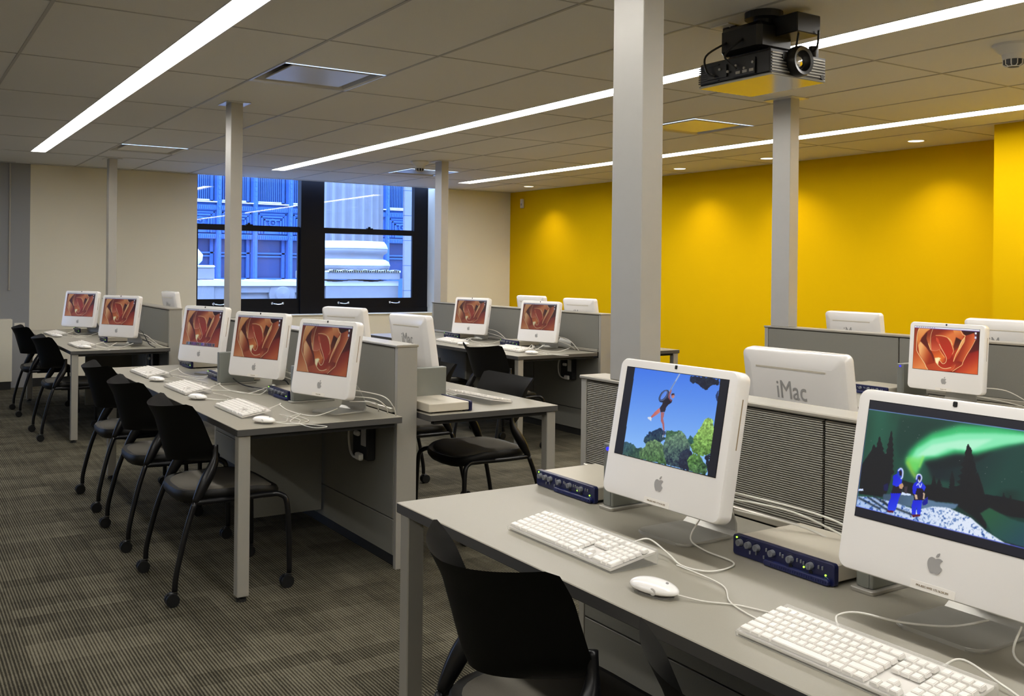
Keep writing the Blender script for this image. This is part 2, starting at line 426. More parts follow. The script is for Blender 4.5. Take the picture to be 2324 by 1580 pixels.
# ------------------------------------------------------------------ window
XG = XW - .29
win = thing('window_1', None, None, (XG, 0, 0)); win['kind'] = 'structure'
bm = bmesh.new()
box(bm, -.05, .06, 3.10, 3.41, WZ0, 2.95)
box(bm, -.05, .04, 6.575, 6.80, WZ0, 2.95)
box(bm, -.06, .08, 4.82, 5.155, WZ0, 2.95)
box(bm, -.05, .05, 3.10, 6.80, WZ0, .86)
obj('frame', bm, M['winframe'], win)
def sash(y0, y1, nm):
    bm = bmesh.new()
    box(bm, .005, .045, y0, y1, .86, .998); box(bm, .005, .045, y0, y1, 1.905, 1.975)
    box(bm, .005, .045, y0 - .02, y0 + .03, .998, 1.905); box(bm, .005, .045, y1 - .03, y1 + .02, .998, 1.905)
    s = obj('lower_sash', bm, M['winframe'], win)
    obj('pane', B(.022, .026, y0 + .03, y1 - .03, .998, 1.905), M['glass'], s)
    bm = bmesh.new()
    box(bm, -.045, -.005, y0, y1, 1.925, 1.985); box(bm, -.045, -.005, y0, y1, 2.85, 2.95)
    s2 = obj('upper_sash', bm, M['winframe'], win)
    obj('pane', B(-.026, -.022, y0, y1, 1.985, 2.85), M['glass'], s2)
    bm = bmesh.new(); cy = (y0 + y1) / 2; box(bm, .0, .05, cy - .045, cy + .045, 1.975, 1.995); cyl(bm, (.02, cy, 1.995), .018, .02, 12)
    obj('sash_lock', bm, M['winframe'], s)
    for q in (.22, .78):
        y = y0 + (y1 - y0) * q; bm = bmesh.new()
        tube(bm, spline([(.046, y - .075, .935), (.085, y - .06, .93), (.09, y, .922), (.085, y + .06, .93), (.046, y + .075, .935)], 5), .006, 8)
        for d in (-.075, .075):
            lathe(bm, [(.0, .0), (.017, .0), (.017, .008), (.008, .016), (0, .018)], (.045, y + d, .935), 12, axis='x')
        obj('handle', bm, M['chrome'], s, smooth=True, autos=40)
sash(3.41, 4.82, 'l'); sash(5.155, 6.575, 'r')
struct('trim_2', B(XW - .24, XW + .02, WY0 - .02, WY1, WZ0, WZ0 + .012), M['wall'])

# ------------------------------------------------------------------ outside the window
SX = -16.5
t = thing('stone_column', 'huge fluted stone column with snow covered round base outside the window', 'column', (SX - .60, 7.33, 1.215))
def flute(r0, r1, z0, z1, n=22, sub=8):
    bm = bmesh.new(); R = []
    for z, rr in ((z0, r0), (z1, r1)):
        ring = []
        for k in range(n * sub):
            a = 2 * PI * k / (n * sub); ph = (k % sub) / sub
            d = 0 if ph < .2 else .075 * math.sin(PI * (ph - .2) / .8)
            ring.append(bm.verts.new(((rr - d) * math.cos(a), (rr - d) * math.sin(a), z)))
        R.append(ring)
    N = n * sub
    for k in range(N): bm.faces.new((R[0][k], R[0][(k + 1) % N], R[1][(k + 1) % N], R[1][k]))
    return bm
obj('shaft', flute(.655, .635, .68, 3.6), M['stone'], t)
bm = bmesh.new()
lathe(bm, [(0, .145), (.70, .145), (.76, .17), (.785, .235), (.76, .30), (.69, .33), (.665, .36), (.655, .41), (.67, .455), (.70, .47), (.735, .50), (.74, .55), (.70, .595), (.66, .62), (.655, .68), (.3, .68)], seg=64)
obj('base', bm, M['stone'], t, smooth=True, autos=50)
bm = bmesh.new()
lathe(bm, [(.655, .70), (.675, .70), (.72, .64), (.745, .575), (.742, .56), (.70, .60), (.655, .64)], seg=64)
lathe(bm, [(.655, .372), (.70, .365), (.765, .325), (.79, .26), (.787, .245), (.75, .29), (.655, .33)], seg=64)
obj('snow_cover', bm, M['snow'], t, smooth=True)
bm = bmesh.new(); box(bm, -.8, .8, -.72, .70, 0, .145, bev=.01); obj('plinth', bm, M['stone'], t)
bm = bmesh.new()
for k in range(40):
    y = -.70 + 1.37 * k / 39
    box(bm, .70, .82, y - .03, y + .03, .13, .155 + .02 * math.sin(k * .55) ** 2 + .01 * random.random())
obj('snow_ridge', bm, M['snow'], t, smooth=False)
# parapet
t = thing('stone_parapet', 'pale stone parapet wall topped with snow outside the window', 'parapet', (SX, 0, 0))
bm = bmesh.new(); box(bm, -1.4, 0, 2.0, 6.62, -.5, 1.115); box(bm, 0, .06, 2.0, 6.62, .985, 1.115); box(bm, 0, .06, 2.0, 6.62, -.5, .83)
box(bm, -.01, .064, 4.652, 4.92, -.5, 1.11); box(bm, -.01, .064, 6.4, 6.615, -.5, 1.11); box(bm, 0, .09, 2.0, 4.65, -.5, 1.115)
box(bm, -1.4, .10, 6.62, 8.04, -.5, 1.115)
obj('wall_block', bm, M['stone'], t)
bm = bmesh.new()
for k in range(60):
    y0 = 2.0 + 6.04 * k / 60
    box(bm, -1.4, .11, y0, y0 + 6.04 / 60, 1.10, 1.185 + .012 * math.sin(k * .9))
obj('snow_cap', bm, M['snow'], t)
bm = bmesh.new(); box(bm, .0, .10, 4.92, 6.4, .83, .862); obj('snow_ledge', bm, M['snow'], t)
bm = bmesh.new(); lathe(bm, [(.23, 0), (.23, .05), (.14, .07), (.12, .10), (0, .12)], (.02, 5.83, .96), 32, axis='x'); obj('boss', bm, M['stone'], t, smooth=True, autos=40)
t = thing('stone_urn', 'rounded snow topped stone urn on a block left of the column outside', 'urn', (SX - .3, 4.35, 1.20))
bm = bmesh.new(); box(bm, -.3, .3, -.6, .335, 0, .20, bev=.02); obj('pedestal', bm, M['stone'], t)
bm = bmesh.new(); lathe(bm, [(0, .22), (.12, .23), (.20, .32), (.21, .42), (.12, .53), (.05, .58), (.10, .66), (.13, .76), (.09, .87), (0, .92)], seg=28); obj('bowl', bm, M['snow'], t, smooth=True)
bm = bmesh.new(); box(bm, -.32, .32, -.6, .34, .20, .245, bev=.02); obj('snow_cap', bm, M['snow'], t)
t = thing('stone_pier', 'smooth white stone pier with thin joints right of the big column outside', 'pier', (SX + .3, 8.06, 0))
bm = bmesh.new()
for k in range(-1, 8): box(bm, -.07, .0, .0, .9, k * .46 + .1, k * .46 + .552)
obj('blocks', bm, M['stone'], t); obj('joints', B(-.06, -.006, .006, .89, -.3, 3.8), M['stone_dk2'], t)
# far facade
FX = -24.0
t = thing('ornate_facade', 'dark ornate office building facade across the street', 'building', (FX, 0, 0))
bm = bmesh.new(); box(bm, -.8, -.30, 2.5, 14.5, -1.0, 6.0); obj('back_wall', bm, M['stone_dk'], t)
py = [5.12, 6.0, 6.905, 7.81, 8.72, 9.62, 10.53, 11.43, 12.33, 13.2]
for a in py:
    bm = bmesh.new(); box(bm, -.3, .02, a - .055, a + .055, -.5, 5.5, bev=.01); box(bm, .02, .035, a - .03, a + .03, -.5, 5.5)
    for k in range(34): box(bm, .034, .045, a - .022, a + .022, .9 + k * .12, .96 + k * .12)
    for z in (2.88, 2.17): cyl(bm, (.03, a, z), .028, .03, 10, 'x')
    obj('pilaster', bm, M['stone_dk2'], t)
for a, b in zip(py, py[1:]):
    y0, y1 = a + .055, b - .055; c = (y0 + y1) / 2
    bm = bmesh.new()
    box(bm, -.3, -.08, y0, y1, 2.25, 2.98); box(bm, -.08, -.02, y0, y1, 2.80, 2.92); box(bm, -.08, -.03, y0, y1, 2.10, 2.22)
    for k in range(16):
        yy = y0 + (y1 - y0) * (k + .5) / 16; box(bm, -.02, .0, yy - .012, yy + .012, 2.82, 2.90); box(bm, -.03, -.01, yy - .012, yy + .012, 2.12, 2.20)
    for i, s in enumerate((.0, .07, .14)):
        for q0, q1, r0, r1 in ((y0 + .04 + s, y1 - .04 - s, 2.76 - s, 2.73 - s), (y0 + .04 + s, y0 + .07 + s, 2.25, 2.76 - s), (y1 - .07 - s, y1 - .04 - s, 2.25, 2.76 - s)):
            box(bm, -.08 + .0, -.055 + .015 * i, q0, q1, min(r0, r1), max(r0, r1))
    cyl(bm, (-.08, c, 2.53), .02, .09, 10, 'x')
    for k in range(12):
        an = 2 * PI * k / 12; bmesh.ops.create_icosphere(bm, subdivisions=1, radius=.030, matrix=Matrix.Translation((-.045, c + .085 * math.cos(an), 2.53 + .085 * math.sin(an))))
    obj('spandrel', bm, M['stone_dk2'], t)
    bm = bmesh.new(); box(bm, -.25, .03, y0, y1, 2.985, 3.01); box(bm, -.25, -.12, y0 + .05, y1 - .15, 3.03, 3.065); obj('snow_line', bm, M['snow'], t)
    # windows: upper with blinds, lower with a sash
    bm = bmesh.new(); box(bm, -.28, -.22, y0, y0 + .05, 3.01, 5); box(bm, -.28, -.22, y1 - .10, y1 - .03, 3.01, 5); box(bm, -.28, -.22, y0, y1, 3.01, 3.05)
    box(bm, -.28, -.20, y0, y0 + .06, .6, 2.1); box(bm, -.28, -.20, y1 - .10, y1 - .02, .6, 2.1); box(bm, -.28, -.20, y0, y1, 1.74, 1.78); box(bm, -.28, -.20, y0, y1, .6, 1.14); box(bm, -.27, -.22, y0 + .06, y1 - .10, 1.66, 1.70)
    w_ = obj('window_casing', bm, M['stone_dk2'], t)
    bm = bmesh.new(); box(bm, -.30, -.285, y0, y1, 1.1, 2.1); obj('window_pane', bm, M['farglass'], w_)
    bm = bmesh.new()
    for k in range(13):
        yy = y0 + .06 + (y1 - y0 - .2) * k / 12; box(bm, -.29, -.27, yy, yy + .022, 3.05, 5)
    obj('slat_blind', bm, M['blind'], w_)
bm = bmesh.new(); box(bm, -24.8, -12.96, -3, 18, -3.1, -3.0); meta(obj('snowy_street', bm, M['snow']), None, None, kind='structure')

# ------------------------------------------------------------------ lights
names = ['unseen strip light behind the viewer, shortest of the four', 'strip light nearest the left side', 'strip light in the middle of the ceiling', 'strip light nearest the yellow wall']
for i, (y0, y1, x0, x1) in enumerate(STR):
    t = thing('strip_light', 'long white recessed ' + names[i], 'ceiling light', ((x0 + x1) / 2, (y0 + y1) / 2, CZ), group='recessed strip lights')
    hx, hy = (x1 - x0) / 2, (y1 - y0) / 2
    obj('diffuser', B(-hx + .004, hx - .004, -hy + .006, hy - .006, .012, .03), M['strip'], t)
    bm = bmesh.new()
    for s in (-1, 1): box(bm, -hx, hx, min(s * hy, s * (hy - .006)), max(s * hy, s * (hy - .006)), -.002, .05)
    for s in (-1, 1): box(bm, min(s * hx, s * (hx - .004)), max(s * hx, s * (hx - .004)), -hy, hy, -.002, .05)
    obj('trim_rail', bm, M['vent'], t)
LAMPS = [(-11.49, 7.65, 'furthest left of the round lights above the yellow wall'), (-8.38, 7.65, 'second round light from the window along the yellow wall'),
         (-7.065, 7.65, 'round light half hidden by the grey pole at the right'), (-5.34, 7.65, 'round light closest to the yellow corner at the right'), (-3.5, 6.93, 'round light just in front of the projecting yellow wall')]
for x, y, nm in LAMPS:
    t = thing('downlight', 'small recessed ' + nm, 'downlight', (x, y, CZ), group='recessed downlights by the yellow wall')
    bm = bmesh.new(); lathe(bm, [(.066, -.001), (.085, -.004), (.088, .0), (.066, .002)], seg=32); obj('trim_ring', bm, M['white'], t, smooth=True)
    bm = bmesh.new(); cyl(bm, (0, 0, -.002), .066, .001, 32); obj('lens', bm, M['lamp'], t)
    d = bpy.data.lights.new('downlight_beam', 'SPOT'); d.energy = SPOT_W; d.color = (1.0, .84, .56); d.spot_size = math.radians(114); d.spot_blend = .85; d.shadow_soft_size = .05
    o = bpy.data.objects.new('downlight_beam', d); COL.objects.link(o); o.parent = t; o.location = (0, 0, -.012)
    o.rotation_euler = (math.radians(4), 0, 0)

# vents
vn = ['square white ceiling vent above the middle computers, lit blue by the window', 'square ceiling vent far left beyond the long strip light', 'square ceiling vent lit yellow near the yellow wall', 'small square ceiling vent beside the thin pole near the window']
for (x0, x1, y0, y1), nm in zip(VENT, vn):
    t = thing('ceiling_vent', nm, 'vent', ((x0 + x1) / 2, (y0 + y1) / 2, CZ), group='square ceiling vents')
    h = (x1 - x0) / 2; hy = (y1 - y0) / 2
    bm = bmesh.new()
    lo = [(-h, -hy), (h, -hy), (h, hy), (-h, hy)]; k_ = .80
    rings = [[bm.verts.new((a * s, b * s, z)) for a, b in lo] for s, z in ((1.0, -.004), (.97, -.004), (.93, .004), (k_, .10))]
    for a, b in zip(rings, rings[1:]):
        for k in range(4): bm.faces.new((a[k], a[(k + 1) % 4], b[(k + 1) % 4], b[k]))
    obj('frame', bm, M['vent'], t)
    bm = bmesh.new(); box(bm, -h * k_, h * k_, -hy * k_, hy * k_, .10, .104); obj('duct', bm, M['dark'], t)
    obj('face_plate', B(-h * .76, h * .76, -hy * .76, hy * .76, .004, .014, bev=.003), M['vent'], t)
def detector(x, y, nm):
    t = thing('smoke_detector', nm, 'smoke detector', (x, y, CZ), group='ceiling smoke detectors')
    bm = bmesh.new(); lathe(bm, [(0, 0), (.10, 0), (.098, -.012), (.075, -.035), (.055, -.05), (.05, -.075), (.045, -.078), (0, -.078)], seg=32); obj('housing', bm, M['white'], t, smooth=True, autos=35)
    bm = bmesh.new(); lathe(bm, [(.047, -.078), (.047, -.10), (.030, -.108), (0, -.11)], seg=24)
    k = obj('sensor_cage', bm, M['proj_dk'], t, smooth=True, autos=35)
    bm = bmesh.new()
    for a in range(10):
        c_, s_ = math.cos(a * PI / 5), math.sin(a * PI / 5); tube(bm, [(.048 * c_, .048 * s_, -.076), (.046 * c_, .046 * s_, -.102), (.028 * c_, .028 * s_, -.111)], .003, 5)
    tube(bm, [(.03 * math.cos(q * PI / 8), .03 * math.sin(q * PI / 8), -.111) for q in range(17)], .003, 5); obj('cage_rib', bm, M['white'], t)
detector(-2.812, 4.82, 'white round smoke detector on the ceiling at the right edge')
detector(-9.56, 4.93, 'white round smoke detector on the ceiling near the window')
t = thing('wall_sensor', 'small white sensor box high on the yellow wall near its left end', 'sensor', (-12.30, YN - .001, 2.42))
obj('housing', B(-.035, .035, -.03, 0, -.07, .07, bev=.006), M['white'], t); obj('button', B(-.012, .012, -.034, -.03, -.03, .0), M['grid'], t)

# ------------------------------------------------------------------ projector
t = thing('ceiling_projector', 'black and silver video projector hung upside down from the ceiling', 'projector', (-3.14, 3.355, 2.278))
px0, px1, py0, py1 = -.222, .222, -.175, .172
bm = bmesh.new(); box(bm, px0, px1, py0, py1, .0, .012, bev=.004); obj('underside', bm, M['proj_bot'], t)
bm = bmesh.new(); box(bm, px0 + .003, px1 - .012, py0 + .004, py1 - .004, .012, .112, bev=.006)
for k in range(8): box(bm, px0, px0 + .13, py0, py0 + .006, .020 + k * .010, .025 + k * .010)
obj('shell', bm, M['proj_dk'], t)
bm = bmesh.new(); box(bm, px1 - .012, px1 - .004, py0, py1, .012, .108)
for k in range(7): box(bm, px1 - .006, px1, py0 + .004, py1 - .006, .018 + k * .0125, .0245 + k * .0125, mi=1)
obj('front_grille', bm, [M['proj_dk'], M['proj']], t)
bm = bmesh.new()
lathe(bm, [(.0, 0), (.067, .0), (.067, .03), (.060, .044), (.046, .040), (.037, .012), (0, .010)], (px1 - .004, -.017, .070), 36, axis='x')
obj('lens_barrel', bm, M['proj_dk'], t, smooth=True, autos=40)
bm = bmesh.new(); lathe(bm, [(.034, .0), (.028, .008), (.015, .014), (0, .016)], (px1 + .008, -.017, .070), 28, axis='x'); obj('lens_glass', bm, M['chrome'], t, smooth=True)
bm = bmesh.new(); cyl(bm, (px1 - .004, -.088, .084), .020, .006, 20, 'x'); obj('infrared_window', bm, M['proj_dk'], t)
bm = bmesh.new(); cyl(bm, (px1 - .004, .148, .022), .011, .006, 16, 'x'); obj('foot_plug', bm, M['proj_dk'], t)
bm = bmesh.new(); box(bm, px1 - .001, px1 + .001, py0 + .006, py0 + .052, .094, .098); obj('name_strip', bm, M['white'], t)
bm = bmesh.new(); cyl(bm, (.17, .15, .108), .022, .06, 16); obj('adjuster_foot', bm, M['proj_dk'], t)
bm = bmesh.new(); box(bm, -.16, -.04, py0 - .004, py0 + .001, .03, .085); box(bm, .0, .13, py0 - .004, py0 + .001, .02, .09); obj('connector_panel', bm, M['proj_dk'], t)
bm = bmesh.new()
for k in range(6): cyl(bm, (-.13 + .05 * k, py0 - .010, .05 + .018 * (k % 2)), .006, .008, 10, 'y')
for k in range(3): box(bm, .02 + k * .04, .045 + k * .04, py0 - .008, py0, .03, .042)
obj('socket_row', bm, M['grid'], t)
bm = bmesh.new(); box(bm, -.12, .13, -.09, .12, .112, .150, bev=.01); box(bm, -.15, .10, -.12, .10, .140, .27, bev=.02); cyl(bm, (.03, -.02, .24), .045, .06, 20); cyl(bm, (.04, -.03, .29), .085, .03, 28)
obj('mount_bracket', bm, M['proj_dk'], t)
bm = bmesh.new(); box(bm, .02, .225, -.02, .13, .205, .292, bev=.004); obj('control_box', bm, M['proj_dk'], t)
for pts in ([(-.235, .03, .31), (-.235, .02, .24), (-.20, .0, .17), (-.15, -.05, .12), (-.13, -.12, .10)], [(-.19, .03, .31), (-.19, .02, .22), (-.15, -.02, .16), (-.05, -.06, .14)],
            [(.24, .10, .22), (.20, .13, .15), (.12, .12, .13)], [(.20, .02, .22), (.16, .04, .14), (.10, .06, .12)], [(-.10, -.12, .20), (-.16, -.19, .14), (-.14, -.20, .06), (-.10, -.19, .04)], [(.0, -.12, .20), (-.03, -.2, .12), (.04, -.20, .05)]):
    bm = bmesh.new(); tube(bm, spline(pts, 6), .005, 6); obj('cable', bm, M['cord_blk'], t, smooth=True)
bm = bmesh.new(); box(bm, -.26, -.22, .01, .05, .28, .318, bev=.004); box(bm, -.21, -.17, .01, .05, .28, .318, bev=.004); obj('power_plug', bm, M['proj_dk'], t)
t = thing('ceiling_outlet_plate', 'small white outlet plate on the ceiling beside the projector', 'outlet', (-3.375, 3.38, CZ))
obj('plate', B(-.06, .06, -.06, .06, -.006, 0, bev=.002), M['white'], t)

# ------------------------------------------------------------------ screen pictures
def hom(corners):
    """zoom-pixel -> (u, v) with corners TL, TR, BR, BL"""
    A = []; b = []
    for (x, y), (u, v) in zip(corners, ((0, 0), (1, 0), (1, 1), (0, 1))):
        A.append([x, y, 1, 0, 0, 0, -u * x, -u * y]); b.append(u); A.append([0, 0, 0, x, y, 1, -v * x, -v * y]); b.append(v)
    h = np.linalg.solve(np.array(A, float), np.array(b, float))
    def f(pts):
        p = np.array(pts, float); d = h[6] * p[:, 0] + h[7] * p[:, 1] + 1
        return np.stack([(h[0] * p[:, 0] + h[1] * p[:, 1] + h[2]) / d, (h[3] * p[:, 0] + h[4] * p[:, 1] + h[5]) / d], 1)
    return f
class Canvas:
    def __init__(s, w, h, f, col):
        s.w, s.h, s.f = w, h, f
        s.U, s.V = np.meshgrid(np.linspace(0, 1, w), np.linspace(0, 1, h))
        s.img = np.ones((h, w, 3)) * np.array(col) / 255.
    def mask(s, pts, raw=False, blur=0):
        p = np.array(pts, float) if raw else s.f(pts)
        x, y = s.U, s.V; ins = np.zeros(x.shape, bool); n = len(p)
        for i in range(n):
            x0, y0 = p[i]; x1, y1 = p[(i + 1) % n]
            if y0 == y1: continue
            c = ((y0 > y) != (y1 > y)) & (x < (x1 - x0) * (y - y0) / (y1 - y0) + x0); ins ^= c
        m = ins.astype(float)
        return s.blur(m, blur) if blur else m
    def blur(s, m, k):
        k = int(max(1, k)); ker = np.exp(-np.linspace(-2, 2, 2 * k + 1) ** 2); ker /= ker.sum()
        m = np.pad(m, ((k, k), (k, k)), mode='edge')
        m = np.apply_along_axis(lambda a: np.convolve(a, ker, 'valid'), 1, m)
        return np.apply_along_axis(lambda a: np.convolve(a, ker, 'valid'), 0, m)
    def fill(s, pts, c0, c1=None, a=None, b=None, blur=1, op=1.0, raw=False):
        m = s.mask(pts, raw, blur) * op; c0 = np.array(c0) / 255.
        if c1 is None: C = c0
        else:
            q = np.array([a, b], float) if raw else s.f([a, b])
            d = q[1] - q[0]; asp = s.w / s.h
            t = (((s.U - q[0][0]) * d[0] * asp * asp + (s.V - q[0][1]) * d[1]) / (d[0] ** 2 * asp * asp + d[1] ** 2)).clip(0, 1)[..., None]
            C = c0 * (1 - t) + np.array(c1) / 255. * t
        s.img = s.img * (1 - m[..., None]) + C * m[..., None]
    def line(s, pts, c, wd=.004, op=1.0, raw=False, smooth=True):
        P = [Vector((a, b, 0)) for a, b in pts]
        if smooth and len(P) > 2: P = spline(P, 6)
        p = np.array([(v[0], v[1]) for v in P]); p = p if raw else s.f(p)
        asp = s.w / s.h; X = s.U * asp; Y = s.V; D = np.full(X.shape, 9.)
        for a, b in zip(p, p[1:]):
            ax, ay, bx, by = a[0] * asp, a[1], b[0] * asp, b[1]; dx, dy = bx - ax, by - ay; L = dx * dx + dy * dy + 1e-12
            t = (((X - ax) * dx + (Y - ay) * dy) / L).clip(0, 1); D = np.minimum(D, np.hypot(X - ax - t * dx, Y - ay - t * dy))
        m = np.exp(-(D / wd) ** 2)[..., None] * op
        s.img = s.img * (1 - m) + np.array(c) / 255. * m
    def noise(s, seed, sx, sy):
        r = np.random.RandomState(seed).rand(sy + 2, sx + 2)
        x = s.U * sx; y = s.V * sy; xi = x.astype(int); yi = y.astype(int); fx = x - xi; fy = y - yi
        fx = fx * fx * (3 - 2 * fx); fy = fy * fy * (3 - 2 * fy)
        return (r[yi, xi] * (1 - fx) + r[yi, xi + 1] * fx) * (1 - fy) + (r[yi + 1, xi] * (1 - fx) + r[yi + 1, xi + 1] * fx) * fy
def picture_mesh(name, cv, W, H, mm='screen'):
    h, w_ = cv.h, cv.w
    img = cv.img.clip(0, 1); lin = np.where(img <= .04045, img / 12.92, ((img + .055) / 1.055) ** 2.4)
    X = (cv.U - .5) * W; Z = (.5 - cv.V) * H
    co = np.stack([X.ravel(), np.zeros(X.size), Z.ravel()], 1).astype(np.float32)
    i = np.arange(h * w_).reshape(h, w_)
    f = np.stack([i[1:, :-1], i[1:, 1:], i[:-1, 1:], i[:-1, :-1]], -1).reshape(-1, 4)
    me = bpy.data.meshes.new(name); me.vertices.add(len(co)); me.vertices.foreach_set('co', co.ravel())
    me.loops.add(f.size); me.loops.foreach_set('vertex_index', f.ravel().astype(np.int32))
    me.polygons.add(len(f)); me.polygons.foreach_set('loop_start', np.arange(0, f.size, 4, dtype=np.int32))
    try: me.polygons.foreach_set('loop_total', np.full(len(f), 4, dtype=np.int32))
    except Exception: pass
    me.update(); me.validate()
    at = me.color_attributes.new('picture', 'FLOAT_COLOR', 'POINT')
    rgba = np.concatenate([lin.reshape(-1, 3), np.ones((h * w_, 1))], 1).astype(np.float32)
    at.data.foreach_set('color', rgba.ravel()); me.materials.append(M[mm])
    return me

def paint_rose(dock=False):
    c = Canvas(260, 163, hom([(297, 162), (1527, 240), (1490, 1085), (270, 957)]), (150, 60, 25))
    F = c.fill
    F([(270, 150), (420, 150), (400, 700), (260, 700)], (150, 62, 25), (205, 110, 60), (330, 200), (330, 900), 6)
    F([(1100, 200), (1540, 200), (1540, 700), (1300, 800)], (75, 12, 12), (130, 30, 25), (1400, 300), (1350, 750), 8)
    F([(1300, 700), (1540, 620), (1540, 1100), (1000, 1100), (1200, 900)], (160, 40, 25), (215, 105, 55), (1280, 760), (1420, 1000), 6)
    F([(260, 640), (360, 660), (520, 900), (560, 1000), (250, 970)], (190, 92, 42), (225, 140, 85), (300, 680), (420, 920), 4)
    F([(385, 190), (345, 330), (338, 560), (350, 640), (500, 880), (560, 985), (900, 1030), (1020, 1020), (1200, 900), (1220, 840), (1450, 425), (1400, 330), (1250, 350), (1160, 230)], (172, 62, 24), (190, 70, 32), (400, 400), (1200, 800), 2)
    # right outer petal
    F([(1250, 360), (1420, 300), (1450, 425), (1300, 700), (1220, 840), (1200, 900), (1020, 1020), (900, 1010), (1040, 840), (1150, 600), (1240, 430)], (150, 48, 20), (214, 112, 62), (1150, 560), (1330, 640), 3)
    F([(1020, 850), (1130, 830), (1210, 850), (1190, 905), (1030, 1010), (900, 980), (960, 930)], (150, 45, 22), (196, 86, 46), (1100, 820), (1050, 980), 4)
    # left light petal and deep valley
    F([(380, 195), (610, 210), (520, 280), (430, 390), (365, 535), (340, 420)], (232, 160, 98), (214, 128, 66), (380, 220), (380, 500), 1)
    F([(430, 390), (520, 280), (620, 215), (700, 215), (620, 300), (600, 620), (640, 660), (690, 800), (640, 880), (540, 760), (400, 470)], (105, 32, 8), (135, 45, 14), (500, 320), (620, 820), 5)
    F([(365, 530), (405, 450), (520, 570), (610, 700), (660, 830), (700, 900), (560, 905), (490, 860), (390, 690)], (238, 176, 122), (165, 60, 20), (400, 640), (610, 730), 3)
    F([(540, 260), (640, 215), (600, 330), (600, 620), (560, 520), (520, 400)], (150, 62, 26), (228, 150, 92), (540, 330), (600, 560), 2)
    # bottom sweep
    F([(520, 900), (700, 860), (800, 955), (1000, 950), (1060, 880), (1000, 1010), (760, 1010), (560, 985)], (185, 82, 40), (205, 95, 58), (560, 900), (900, 1000), 3)
    # centre petals
    F([(650, 220), (1030, 232), (1090, 330), (1140, 420), (1060, 560), (1030, 640), (980, 480), (910, 385), (700, 345), (610, 420), (612, 330)], (150, 52, 20), (224, 128, 72), (840, 240), (900, 370), 2)
    F([(1020, 235), (1150, 240), (1220, 360), (1190, 440), (1150, 520), (1080, 400)], (232, 150, 90), (200, 100, 50), (1100, 240), (1170, 430), 1)
    F([(1080, 380), (1190, 440), (1140, 560), (1050, 640), (1030, 560)], (92, 28, 8), (140, 60, 25), (1100, 430), (1100, 600), 3)
    F([(1140, 540), (1190, 440), (1250, 380), (1230, 470), (1150, 640), (1050, 830), (1020, 840)], (236, 168, 110), (206, 98, 52), (1190, 470), (1050, 800), 1)
    F([(620, 400), (700, 350), (760, 520), (800, 600), (770, 630), (700, 640), (612, 628)], (165, 55, 25), (210, 105, 75), (680, 400), (690, 620), 2)
    F([(700, 350), (910, 388), (985, 490), (1030, 640), (1010, 700), (960, 790), (905, 800), (885, 735), (800, 600), (740, 490), (705, 430)], (176, 62, 26), (196, 60, 34), (780, 380), (900, 700), 1)
    F([(700, 380), (740, 400), (800, 560), (880, 720), (800, 600), (740, 490), (705, 440)], (216, 96, 70), blur=2, op=.8)
    F([(905, 800), (960, 790), (1020, 720), (1040, 840), (980, 930), (880, 965), (800, 930), (750, 870), (760, 820), (830, 880), (880, 860)], (170, 45, 20), (185, 62, 30), (950, 800), (900, 940), 2)
    F([(615, 632), (770, 610), (870, 745), (880, 780), (830, 780), (770, 810), (742, 880), (700, 830), (655, 710)], (196, 88, 34), (226, 120, 52), (680, 640), (720, 760), 1)
    F([(680, 770), (760, 760), (800, 780), (750, 830), (742, 890), (700, 850)], (255, 244, 190), blur=4, op=.95)
    F([(780, 800), (830, 770), (870, 790), (880, 830), (830, 860), (790, 840)], (230, 130, 60), (190, 80, 35), (790, 800), (870, 850), 1)
    H_ = (248, 226, 176)
    c.line([(385, 195), (345, 330), (340, 560), (352, 650), (440, 790), (500, 880), (520, 930), (555, 985)], H_, .007)
    c.line([(700, 840), (748, 905), (820, 958), (900, 968), (990, 950)], H_, .006)
    c.line([(745, 890), (750, 845), (775, 815), (820, 868), (860, 875), (895, 840), (903, 780), (880, 720), (840, 650), (800, 580), (765, 510)], H_, .006)
    c.line([(775, 625), (815, 690), (865, 755)], (240, 190, 140), .005)
    c.line([(640, 225), (605, 330), (600, 440), (612, 628)], (235, 190, 150), .006); c.line([(612, 628), (700, 632), (770, 612)], (225, 150, 120), .006)
    c.line([(560, 500), (600, 610)], (245, 200, 140), .008)
    c.line([(698, 345), (810, 350), (915, 388), (980, 480), (1032, 620), (1030, 660), (1010, 700)], (240, 190, 140), .006)
    c.line([(930, 395), (985, 450), (1010, 520)], (245, 205, 150), .010, .8)
    c.line([(1160, 240), (1210, 330), (1252, 362), (1180, 470), (1140, 590), (1080, 700), (1035, 835)], (250, 215, 160), .008)
    c.line([(1245, 375), (1235, 470), (1150, 600)], (245, 200, 140), .006)
    c.line([(1450, 425), (1370, 580), (1280, 720), (1215, 850), (1195, 905), (1110, 960), (1020, 1020)], (244, 196, 146), .007)
    c.line([(1070, 900), (1040, 960), (990, 1005)], (220, 140, 100), .005)
    # menu bar and icons
    c.img[0:7] = np.array((214, 216, 245)) / 255.; c.img[6:8] = np.array((120, 90, 170)) / 255.
    for k in range(9): c.img[2:5, 8 + k * 9: 13 + k * 9] = np.array((150, 150, 190)) / 255.
    c.img[11:18, 242:249] = np.array((225, 225, 250)) / 255.; c.img[21:23, 241:250] = np.array((160, 90, 130)) / 255.
    c.img[26:34, 242:249] = np.array((200, 205, 245)) / 255.; c.img[36:38, 241:250] = np.array((160, 90, 130)) / 255.
    if dock:
        c.img[148:163, 28:236] = c.img[148:163, 28:236] * .35 + np.array((150, 140, 225)) / 255. * .65
        r = np.random.RandomState(3)
        for k in range(17): c.img[150:161, 32 + k * 12: 41 + k * 12] = r.rand(3) * np.array((.5, .5, .75)) + .12
    return c
